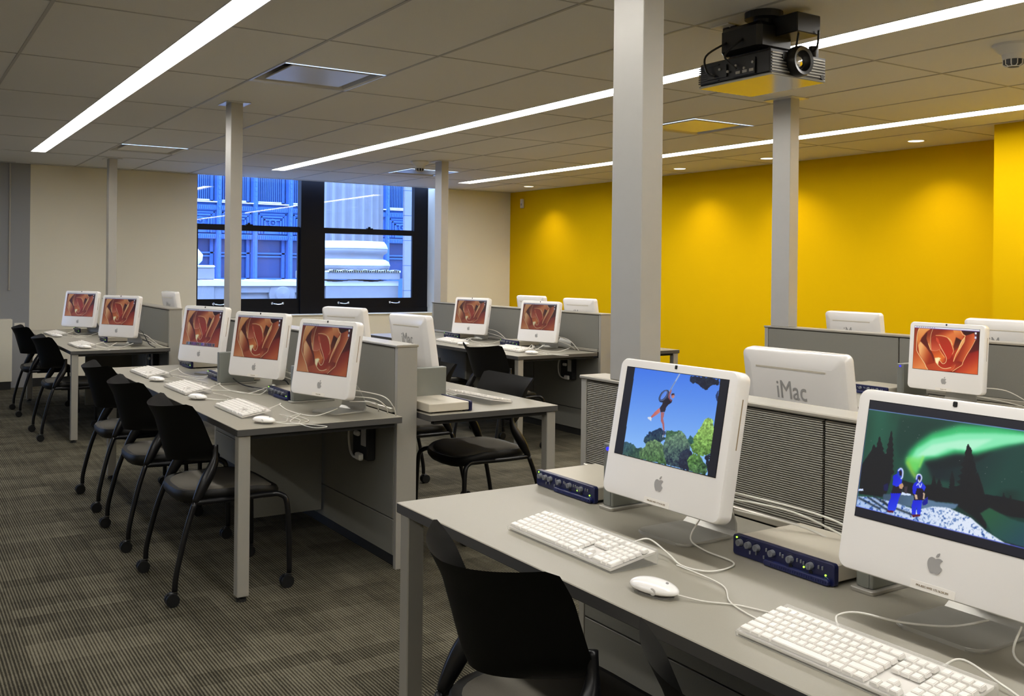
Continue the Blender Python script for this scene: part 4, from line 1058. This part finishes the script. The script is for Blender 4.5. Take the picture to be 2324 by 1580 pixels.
# ------------------------------------------------------------------ chair
def make_chair():
    root = thing('rolling_chair', '', 'chair')
    # seat pan
    def seat_loop(s, z, dy=0):
        out = []
        for k in range(32):
            a = 2 * PI * k / 32; ca, sa = math.cos(a), math.sin(a)
            x = math.copysign(abs(ca) ** .55, ca) * .228 * s; y = math.copysign(abs(sa) ** .55, sa) * .222 * s + .015
            x *= 1 + .07 * (y / .22)
            out.append((x, y, z + .010 * (x / .22) ** 2 - .02 * max(0, (y - .12)) / .1 * 1.0 + dy))
        return out
    def loops(ls, m, nm, cap=True):
        bm = bmesh.new(); R = [[bm.verts.new(p) for p in l] for l in ls]
        for a, b in zip(R, R[1:]):
            n = len(a)
            for k in range(n): bm.faces.new((a[k], a[(k + 1) % n], b[(k + 1) % n], b[k]))
        if cap: bm.faces.new(R[0][::-1]); bm.faces.new(R[-1])
        return obj(nm, bm, m, root, smooth=True, autos=50)
    loops([seat_loop(.86, .392), seat_loop(.98, .400), seat_loop(1.045, .422), seat_loop(1.05, .440), seat_loop(1.02, .452), seat_loop(.96, .450)], M['chair'], 'seat_pan')
    loops([seat_loop(.93, .438), seat_loop(.92, .452), seat_loop(.86, .460), seat_loop(.5, .458)], M['seat'], 'seat')
    # back shell
    bm = bmesh.new(); NU, NV = 24, 14; G = []
    for j in range(NV + 1):
        v = j / NV; row = []
        for i in range(NU + 1):
            u = -1 + 2 * i / NU
            hw = .222 + .030 * v ** 1.5 - .060 * max(0, 1 - v / .22) ** 2
            z = .575 + .255 * v - .012 * (1 - abs(u)) * v - .012 * (max(0, abs(u) - .90) / .10) ** 2 * v ** 6 + .016 * abs(u) ** 3 * v ** 2
            y = -.225 - .065 * v + (.125 + .05 * (1 - v)) * abs(u) ** 2.1 - .06 * max(0, v - .75)
            row.append(bm.verts.new((hw * u, y, z)))
        G.append(row)
    for j in range(NV):
        for i in range(NU): bm.faces.new((G[j][i], G[j][i + 1], G[j + 1][i + 1], G[j + 1][i]))
    bmesh.ops.solidify(bm, geom=bm.faces[:], thickness=.008)
    obj('backrest', bm, M['chair'], root, smooth=True, autos=40)
    for s in (-1, 1):
        bm = bmesh.new()
        tube(bm, spline([(s * .272, -.25, .062), (s * .272, -.245, .13), (s * .262, -.205, .30), (s * .250, -.165, .42)], 5), .0125, 10)
        tube(bm, spline([(s * .250, -.165, .42), (s * .241, -.122, .50), (s * .226, -.078, .58), (s * .216, -.070, .655)], 5), [.0125 + .013 * math.sin(PI * min(1, k / 12)) for k in range(16)], 10)
        obj('rear_leg', bm, M['tube'], root, smooth=True)
        bm = bmesh.new(); tube(bm, spline([(s * .272, .25, .062), (s * .270, .248, .20), (s * .262, .240, .37), (s * .252, .215, .412), (s * .240, .16, .418), (s * .245, 0, .416), (s * .250, -.165, .42)], 5), .0125, 10)
        obj('front_leg', bm, M['tube'], root, smooth=True)
        bm = bmesh.new(); tube(bm, [(s * .20, -.10 if s > 0 else -.10, .405), (s * .20, .15, .405)], .010, 8)
        obj('seat_rail', bm, M['tube'], root, smooth=True)
        for y in (-.25, .25):
            bm = bmesh.new()
            for q in (-.013, .013): cyl(bm, (s * .272 + q - .008, y - .012 * (1 if y < 0 else 1), .028), .028, .016, 20, 'x')
            c = obj('caster', bm, M['rubber'], root, smooth=True, autos=40)
            bm = bmesh.new(); box(bm, s * .272 - .010, s * .272 + .010, y - .024, y + .010, .030, .060, bev=.006); cyl(bm, (s * .272, y, .050), .006, .02, 10); obj('fork', bm, M['tube'], c)
            bm = bmesh.new(); cyl(bm, (s * .272, y, .060), .0115, .012, 12); obj('chrome_collar', bm, M['chrome'], c)
    return root
CH = make_chair(); chused = [False]
def place_chair(x, y, rz, label, group):
    r = CH if not chused[0] else dup(CH); chused[0] = True
    r.location = (x, y, 0); r.rotation_euler = (0, 0, rz); r['label'] = label; r['group'] = group; r['category'] = 'chair'
    return r

# ------------------------------------------------------------------ desks and partitions
def desk(x0, x1, y0, y1, label, group, front, gables=(), th=.030, legs=None):
    """front: -1 the sitting edge is at y0, +1 at y1"""
    t = thing('computer_desk', label, 'desk', ((x0 + x1) / 2, (y0 + y1) / 2, 0), group=group)
    hx, hy = (x1 - x0) / 2, (y1 - y0) / 2
    bm = bmesh.new(); box(bm, -hx, hx, -hy, hy, .74 - th, .74, bev=.002)
    for f in bm.faces: f.material_index = 0 if abs(f.normal.z) > .5 or True and f.calc_center_median().z > .7385 else 1
    for f in bm.faces: f.material_index = 0 if f.calc_center_median().z > .7385 else 1
    obj('tabletop', bm, [M['laminate'], M['edge']], t)
    yf = -hy + .035 if front < 0 else hy - .035
    for x in legs if legs else (-hx + .035, hx - .035):
        bm = bmesh.new(); box(bm, x - .026, x + .026, yf - .026, yf + .026, .022, .74 - th, bev=.003); l = obj('leg', bm, M['frame'], t)
        bm = bmesh.new(); cyl(bm, (x, yf, 0), .022, .012, 16); cyl(bm, (x, yf, .01), .008, .015, 10); obj('glide', bm, M['black_base'], l)
    bm = bmesh.new(); yb = (hy - .03) if front < 0 else (-hy + .03)
    bm.free()
    for x in (-hx + .035, hx - .035): obj('under_rail', B(x - .015, x + .015, min(yf, yb), max(yf, yb), .74 - th - .018, .74 - th), M['dark'], t)
    for gx in gables:
        bm = bmesh.new(); a, b = (hy - .42, hy - .002) if front < 0 else (-hy + .002, -hy + .42); box(bm, gx - (x0 + x1) / 2 - .012, gx - (x0 + x1) / 2 + .012, a, b, .10, .74 - th); obj('support_panel', bm, M['fabric'], t)
    return t
def partition(x0, x1, y0, y1, H, label, joints, rib=False):
    t = thing('partition', label, 'partition', ((x0 + x1) / 2, (y0 + y1) / 2, 0), group='low grey office partitions')
    cx, cy = (x0 + x1) / 2, (y0 + y1) / 2; hx, hy = (x1 - x0) / 2, (y1 - y0) / 2
    js = [x0 + .03] + list(joints) + [x1 - .03]
    bm = bmesh.new()
    for s in (-1, 1): box(bm, s * hx - (.03 if s > 0 else 0), s * hx + (.03 if s < 0 else 0), -hy, hy, .0, H - .012, bev=.002)
    obj('end_post', bm, M['frame'], t)
    for a, b in zip(js, js[1:]):
        a, b = a - cx + .004, b - cx - .004
        p = obj('panel', B(a, b, -hy + .012, hy - .012, .10, H - .014), M['dark'], t)
        for s in (-1, 1):
            ya, yb = (-hy, -hy + .012) if s < 0 else (hy - .012, hy)
            obj('skin', B(a, b, ya, yb, .765, H - .016, bev=.002), M['ribbed'] if rib else M['fabric'], p)
            obj('lower_skin', B(a, b, ya, yb, .235, .690, bev=.002), M['fabric'], p)
            obj('bottom_skin', B(a, b, ya, yb, .06, .230, bev=.002), M['fabric'], p)
            bm = bmesh.new(); box(bm, a, b, ya - (.014 if s < 0 else 0), yb + (.014 if s > 0 else 0), .742, .765, bev=.003); obj('cable_rail', bm, M['frame_lt'], p)
    bm = bmesh.new(); box(bm, -hx - .004, hx + .004, -hy - .006, hy + .006, H - .012, H, bev=.003)
    obj('top_cap', bm, M['frame_lt'], t)
    obj('kick_base', B(-hx + .03, hx - .03, -hy + .02, hy - .02, 0, .10), M['black_base'], t)
    return t
def pole(x0, x1, y0, y1, z0, label):
    t = thing('power_pole', label, 'pole', ((x0 + x1) / 2, (y0 + y1) / 2, z0), group='square metal power poles to the ceiling')
    hx, hy = (x1 - x0) / 2, (y1 - y0) / 2
    bm = bmesh.new(); box(bm, -hx, hx, -hy, hy, 0, CZ - z0 - .004, bev=.003, seg=2); obj('shaft', bm, M['pole'], t)
    bm = bmesh.new(); box(bm, -hx - .045, hx + .045, -hy - .045, hy + .045, CZ - z0 - .006, CZ - z0, bev=.002); obj('ceiling_plate', bm, M['vent'], t)
    return t
Y0, Y1 = 2.06, 2.165
H1 = 1.067
GD = 'grey laminate computer desks'
desk(-2.62, .30, 1.286, 2.046, 'nearest grey laminate desk carrying the two closest computers', GD, -1, gables=())
desk(-7.02, -4.115, 1.27, 2.046, 'long grey desk in the middle left with three rose-screen computers', GD, -1, gables=(-5.11,))
desk(-11.40, -8.495, 1.27, 2.046, 'far left grey desk with two rose-screen computers against the wall', GD, -1, gables=(-10.0,))
desk(-2.60, .30, Y1 + .012, 2.93, 'grey desk hidden behind the nearest ribbed partition', GD, 1)
desk(-7.02, -4.085, Y1 + .012, 2.915, 'grey desk with a cream box on it, behind the middle partition end post', GD, 1)
desk(-11.40, -8.495, Y1 + .012, 2.92, 'grey desk mostly hidden behind the far left partition', GD, 1)
desk(-9.42, -6.52, 4.255, 5.055, 'grey desk with two computers in front of the yellow wall', GD, -1, gables=(-8.0,))
desk(-4.62, .30, 4.255, 5.055, 'grey desk with a single rose-screen computer at the right', GD, -1)
desk(-9.42, -6.44, 5.192, 5.90, 'grey desk behind the partition by the yellow wall, corner showing by the big pole', GD, 1)
desk(-4.62, .30, 5.192, 5.90, 'grey desk behind the right-hand partition, beside the yellow wall', GD, 1)
partition(-2.75, .34, Y0, Y1, H1, 'nearest low partition with fine horizontal ribs behind the two closest computers', (-1.70, -.65), rib=True)
partition(-7.22, -4.20, Y0, Y1, H1, 'middle low grey partition ending in a post beside the cream box', (-6.2, -5.2))
partition(-11.62, -8.60, Y0, Y1, H1, 'far left low grey partition near the cream wall', (-10.6, -9.6))
partition(-9.50, -6.50, 5.07, 5.18, H1, 'low grey partition in front of the yellow wall by the window', (-8.5, -7.5))
partition(-4.69, .34, 5.07, 5.18, H1, 'low grey partition at the right before the yellow wall', (-3.64, -2.6, -1.6))
pole(-2.592, -2.437, 2.062, 2.150, H1, 'big square metal pole closest to the viewer, on the nearest partition')
pole(-7.055, -6.925, 2.07, 2.155, H1, 'square metal pole in front of the window, on the middle partition')
pole(-11.50, -11.37, 2.07, 2.155, H1, 'square metal pole furthest left, against the cream wall')
pole(-4.645, -4.49, 5.08, 5.165, H1, 'square metal pole in front of the yellow wall, right of the biggest pole')
pole(-9.60 + .12, -9.33, 5.08, 5.165, H1, 'slim square metal pole at the right edge of the window')

# ------------------------------------------------------------------ computers
place_imac(-1.855, 1.666, R_(1), 10.7, 1.063, 'white computer showing a person on a tire swing against blue sky', G1, ME_SWG, 'FPA-REC-W01 172.16.54.202', off=.06)
place_imac(-1.0855, 1.658, 0, 11, 1.064, 'white computer showing green northern lights over snow', G1, ME_AUR, 'FPA-REC-W02 172.16.54.201')
place_imac(-4.324, 1.741, R_(16.3), 8.9, 1.050, 'white rose-screen computer at the near end of the middle desk', G1, None, 'FPA-REC-W05')
place_imac(-5.277, 1.737, R_(21.3), 8.5, 1.046, 'white rose-screen computer, centre of the three on the middle desk', G1, None, 'FPA-REC-W06')
place_imac(-6.272, 1.707, R_(20.7), 8.9, 1.043, 'white rose-screen computer with an icon dock along the bottom of its screen', G1, ME_DOCK)
place_imac(-8.843, 1.701, R_(31.5), 9.0, 1.038, 'white rose-screen computer on the far left desk, nearer one', G1)
place_imac(-10.419, 1.64, R_(34), 9.4, 1.038, 'white rose-screen computer furthest left, by the cream wall', G1)
G2 = 'computers in the row by the yellow wall'
place_imac(-8.20, 4.80, R_(20), 10.5, 1.018, 'white rose-screen computer right of the window, on the desk before the yellow wall', G2)
place_imac(-7.03, 4.80, R_(17), 10, 1.023, 'white rose-screen computer beside the end post before the yellow wall', G2)
place_imac(-3.104, 4.716, R_(1.7), 4, 1.034, 'white rose-screen computer at the right, seen above the northern lights computer', G2, ME_ROSE2, 'FPA-REC-W09')
G3 = 'computers seen from behind over the partitions'
def rear(xa, xb, ytop, rz, label):
    place_imac((xa + xb) / 2, ytop + .05, PI + R_(rz), 9, 1.045, label, G3, off=0)
rear(-2.40, -1.975, 2.50, 0, 'white computer back with large grey lettering, above the ribbed partition')
rear(-5.03, -4.62, 2.43, 2, 'white computer back with grey lettering beside the cream box')
rear(-6.00, -5.68, 2.47, 14, 'white computer back just under the window, left of the lettered one')
rear(-10.12, -9.70, 2.37, 4, 'white computer back peeping over the far left partition')
rear(-8.08, -7.65, 5.27, 4, 'white computer back before the yellow wall, left of two')
rear(-7.20, -6.83, 5.22, 4, 'white computer back before the yellow wall, right of two')
rear(-4.40, -3.915, 5.31, 0, 'white computer back at the right, beside the grey pole by the yellow wall')
rear(-3.36, -2.93, 5.29, 0, 'white computer back partly cut by the right edge of the photo')

add_stickers()
# keyboards, mice
GK = 'white keyboards'; GM = 'white mice'; D = .74
def c(*p): return [(a, b, D + z) for a, b, z in p]
place_kb(-1.975, 1.478, 0, 'white keyboard in front of the tire swing computer', GK, 1, c((-1.86, 1.556, .025), (-1.85, 1.60, .03), (-1.78, 1.60, .012), (-1.70, 1.575, .006), (-1.64, 1.61, .004), (-1.66, 1.70, .004), (-1.77, 1.71, .006), (-1.83, 1.72, .02), (-1.84, 1.76, .06)))
place_kb(-1.118, 1.448, 0, 'white keyboard in front of the northern lights computer', GK, 1, c((-1.22, 1.526, .025), (-1.25, 1.56, .03), (-1.24, 1.61, .03), (-1.17, 1.65, .025), (-1.10, 1.70, .03), (-1.05, 1.74, .05)))
place_kb(-4.62, 1.450, R_(0), 'white keyboard nearest the corner of the middle desk', GK, 0, c((-4.50, 1.53, .02), (-4.52, 1.60, .04), (-4.60, 1.62, .03), (-4.50, 1.63, .01), (-4.35, 1.66, .004), (-4.28, 1.70, .01), (-4.25, 1.78, .04)))
place_kb(-5.55, 1.430, R_(1), 'white keyboard, centre of three on the middle desk', GK, 0, c((-5.36, 1.50, .02), (-5.25, 1.60, .02), (-5.2, 1.68, .006), (-5.15, 1.72, .01), (-5.22, 1.80, .05)))
place_kb(-6.46, 1.430, R_(1), 'white keyboard at the far end of the middle desk', GK, 0, c((-6.28, 1.50, .02), (-6.15, 1.58, .01), (-6.05, 1.65, .006), (-6.2, 1.75, .02)))
place_kb(-8.95, 1.425, R_(2), 'white keyboard on the far left desk, nearer one', GK, 0, c((-8.78, 1.50, .02), (-8.6, 1.56, .01), (-8.6, 1.64, .05), (-8.72, 1.62, .01), (-8.6, 1.75, .01)))
place_kb(-10.50, 1.430, R_(2), 'white keyboard furthest left, by the cream wall', GK, 0, c((-10.3, 1.50, .02), (-10.1, 1.56, .01), (-10.1, 1.7, .01)))
place_kb(-8.03, 4.50, R_(-4), 'white keyboard left of two before the yellow wall', GK, 0, c((-7.95, 4.58, .02), (-7.98, 4.66, .04), (-7.9, 4.75, .03)))
place_kb(-7.01, 4.53, R_(-4), 'white keyboard right of two before the yellow wall', GK, 0, c((-6.9, 4.60, .02), (-6.92, 4.66, .05), (-6.86, 4.64, .01), (-6.88, 4.76, .05)))
place_kb(-4.47, 2.66, PI + R_(4), 'white keyboard seen from behind, past the cream box', GK, 0, c((-4.55, 2.58, .02), (-4.50, 2.54, .03), (-4.56, 2.48, .01), (-4.62, 2.44, .03)))
place_mouse(-1.60, 1.40, R_(-78), 'white mouse on the nearest desk beside the keyboard', GM, c((-1.545, 1.412, .012), (-1.50, 1.45, .004), (-1.44, 1.50, .003), (-1.32, 1.53, .003), (-1.33, 1.47, .003), (-1.46, 1.49, .004), (-1.56, 1.56, .004), (-1.70, 1.555, .012)))
place_mouse(-4.235, 1.425, R_(-62), 'white mouse at the near corner of the middle desk', GM, c((-4.19, 1.45, .01), (-4.22, 1.52, .003), (-4.32, 1.57, .004), (-4.30, 1.62, .02), (-4.22, 1.54, .003), (-4.14, 1.55, .003), (-4.2, 1.62, .003), (-4.34, 1.62, .004)))
place_mouse(-5.145, 1.378, R_(-62), 'white mouse in the centre of the middle desk', GM, c((-5.10, 1.41, .01), (-5.05, 1.48, .003), (-4.9, 1.52, .003), (-4.86, 1.57, .003), (-5.05, 1.55, .003), (-5.2, 1.53, .01)))
place_mouse(-6.06, 1.382, R_(-62), 'white mouse at the far end of the middle desk', GM, c((-6.01, 1.41, .01), (-5.95, 1.47, .003), (-5.75, 1.56, .003), (-5.85, 1.62, .003), (-6.2, 1.55, .01)))
place_mouse(-8.69, 1.41, R_(-55), 'white mouse on the far left desk, nearer one', GM, c((-8.65, 1.45, .01), (-8.5, 1.5, .003), (-8.45, 1.56, .003), (-8.7, 1.55, .01)))
place_mouse(-10.17, 1.40, R_(-55), 'white mouse furthest left, by the cream wall', GM, c((-10.1, 1.44, .01), (-10.0, 1.5, .003), (-10.2, 1.55, .01)))
place_mouse(-7.68, 4.42, R_(-62), 'white mouse left of two before the yellow wall', GM, c((-7.63, 4.45, .01), (-7.55, 4.5, .003), (-7.6, 4.6, .003)))
place_mouse(-6.63, 4.46, R_(-62), 'white mouse right of two before the yellow wall', GM, c((-6.59, 4.49, .01), (-6.55, 4.56, .003), (-6.7, 4.62, .003)))

# audio interfaces
GA = 'cream audio interfaces with blue fronts'
place_ai(-2.607, 1.778, 0, 'cream box with a dark blue knob panel, left of the tire swing computer', GA)
place_ai(-1.729, 1.766, 0, 'cream box with a dark blue knob panel, between the two nearest computers', GA)
place_ai(-5.18, 1.765, R_(0), 'dark blue knob panel box left of the near rose-screen computer on the middle desk', GA)
place_ai(-6.12, 1.70, 0, 'dark blue knob panel box partly hidden by the grey drive on the middle desk', GA)
place_ai(-7.005, 1.75, 0, 'dark blue knob panel box under the computer at the far end of the middle desk', GA)
place_ai(-9.60, 1.68, 0, 'dark blue knob panel box under the nearer computer on the far left desk', GA)
place_ai(-10.95, 1.67, 0, 'dark blue knob panel box under the computer furthest left', GA)
place_ai(-8.70, 4.78, 0, 'dark blue knob panel box beside the left computer before the yellow wall', GA)
place_ai(-7.63, 4.78, 0, 'dark blue knob panel box between the two computers before the yellow wall', GA)
place_ai(-3.78, 4.74, 0, 'dark blue knob panel box in front of the right-hand partition', GA)
place_ai(-4.118, 2.425, PI, 'cream box with its side facing us, beside the middle partition end post', GA)
# drives
GH = 'upright grey hard drives'
place_drive(-2.235, 1.775, 0, 'upright grey drive with a blue light beside the tire swing computer', GH)
place_drive(-1.372, 1.80, 0, 'upright grey drive mostly hidden by the northern lights computer', GH)
place_drive(-5.74, 1.655, R_(0), 'upright grey-green drive left of the central rose-screen computer', GH, light=False)
place_drive(-4.80, 1.76, 0, 'upright grey drive behind the near rose-screen computer on the middle desk', GH, light=False)
place_drive(-3.42, 4.78, 0, 'upright grey drive with a blue light at the right by the rose-screen computer', GH)
place_drive(-4.43, 2.44, PI, 'upright grey drive behind the middle partition, beside the lettered computer back', GH)

# loose cables behind the computers
def loose(pts, label, m='cord', r=.0028, ext=None, cat='cable'):
    bm = bmesh.new()
    for p in pts: tube(bm, spline(p, 7), r, 7)
    meta(obj('cable_bundle', bm, M[m], smooth=True), label, cat, 'cable bundles behind the computers')
loose([c((-1.80, 1.80, .12), (-1.66, 1.90, .10), (-1.52, 1.96, .05), (-1.40, 1.99, .005)), c((-1.78, 1.82, .09), (-1.64, 1.93, .06), (-1.50, 1.97, .01), (-1.38, 1.985, .004)), c((-1.76, 1.80, .14), (-1.58, 1.93, .10), (-1.44, 1.99, .04), (-1.30, 2.0, .005))], 'white cables running from the tire swing computer to the partition')
loose([c((-4.25, 1.86, .12), (-4.13, 1.95, .10), (-4.12, 2.0, .05), (-4.15, 2.03, .0)), c((-4.27, 1.84, .09), (-4.20, 1.94, .08), (-4.2, 2.0, .04), (-4.24, 2.03, .0)), c((-4.3, 1.86, .06), (-4.28, 1.98, .05), (-4.32, 2.02, .0))], 'white cables arching behind the near rose-screen computer')
loose([c((-5.2, 1.86, .12), (-5.1, 1.95, .08), (-5.05, 2.02, .0)), c((-5.22, 1.84, .10), (-5.14, 1.96, .04), (-5.2, 2.02, .0))], 'pale cables behind the central rose-screen computer')
loose([c((-8.75, 1.83, .12), (-8.62, 1.88, .10), (-8.6, 1.96, .03), (-8.58, 2.0, .005)), c((-8.75, 1.86, .08), (-8.66, 1.95, .03), (-8.7, 2.0, .005))], 'white cables behind the nearer computer on the far left desk')
loose([c((-8.8, 1.86, .14), (-8.66, 1.86, .12), (-8.62, 1.9, .03), (-8.53, 1.93, .005)), c((-9.3, 1.9, .08), (-9.1, 1.95, .03), (-8.9, 1.98, .02))], 'black cables behind the nearer computer on the far left desk', 'cord_blk', .004)
loose([c((-6.95, 4.90, .12), (-6.82, 4.97, .09), (-6.75, 5.03, .0)), c((-6.95, 4.93, .08), (-6.84, 5.0, .04), (-6.80, 5.03, .0))], 'white cables behind the computer beside the end post')
loose([c((-8.12, 4.90, .12), (-7.98, 4.97, .09), (-7.85, 5.02, .0)), c((-8.1, 4.92, .08), (-7.95, 5.0, .04), (-7.9, 5.03, .0))], 'white cables behind the computer right of the window')
loose([c((-2.98, 4.82, .10), (-2.88, 4.90, .09), (-2.80, 4.98, .03), (-2.78, 5.03, .0)), c((-3.0, 4.84, .05), (-2.90, 4.92, .03), (-2.8, 5.0, .0))], 'white cables behind the right-hand rose-screen computer')
loose([c((-5.9, 1.72, .10), (-5.7, 1.74, .03), (-5.5, 1.76, .01), (-5.2, 1.85, .01)), c((-5.5, 1.9, .03), (-5.35, 1.92, .05), (-5.2, 1.9, .02))], 'black cables lying under the central rose-screen computer', 'cord_blk', .004)

# under desk power outlets with plugs
def outlet(x, y, z, lab):
    t = thing('power_outlet', lab, 'outlet', (x, y, z), group='under desk power outlets')
    obj('housing', B(-.09, .09, -.045, 0, -.10, .10, bev=.006), M['dark'], t)
    obj('face', B(.02, .075, -.05, -.045, -.03, .07, bev=.002), M['grid'], t)
    bm = bmesh.new(); tube(bm, spline([(-.06, -.05, .11), (-.10, -.06, .03), (-.09, -.06, -.06), (-.02, -.07, -.09), (.03, -.06, -.085)], 6), .006, 8); obj('cord', bm, M['cord'], t, smooth=True)
    obj('plug', B(.0, .06, -.075, -.05, -.10, -.065, bev=.006), M['cord'], t); obj('plug', B(-.03, .02, -.07, -.05, .015, .04, bev=.006), M['cord'], t)
outlet(-4.52, Y0 - .002, .58, 'dark outlet box with white plugs under the middle desk')
outlet(-6.92, 5.068, .58, 'dark outlet box with white plugs under the desk before the yellow wall')
outlet(-9.05, Y0 - .002, .58, 'dark outlet box with plugs under the far left desk')

# ------------------------------------------------------------------ chairs
GC = 'black rolling chairs along the aisle'
place_chair(-1.81, 1.30, 0, 'nearest black chair pushed under the desk of the tire swing computer', GC)
place_chair(-1.05, 1.29, 0, 'black chair at the bottom edge, before the northern lights computer', GC)
place_chair(-4.50, 1.297, 0, 'black chair at the near end of the middle desk', GC)
place_chair(-5.42, 1.295, 0, 'black chair in the centre of the middle desk', GC)
place_chair(-6.34, 1.315, 0, 'black chair at the far end of the middle desk', GC)
place_chair(-8.98, 1.345, 0, 'black chair at the far left desk, nearer one', GC)
place_chair(-10.47, 1.345, 0, 'black chair furthest left, near the heater cover', GC)
GC2 = 'black rolling chairs in the inner aisle'
place_chair(-4.66, 2.79, PI, 'black chair facing us across the cream box desk', GC2)
place_chair(-5.54, 2.80, PI, 'black chair facing us, left of the one at the cream box desk', GC2)
place_chair(-6.68, 4.19, R_(6), 'black chair turned away at the desk before the yellow wall, right one', GC2)
place_chair(-7.78, 4.20, R_(-4), 'black chair turned away at the desk before the yellow wall, left one', GC2)
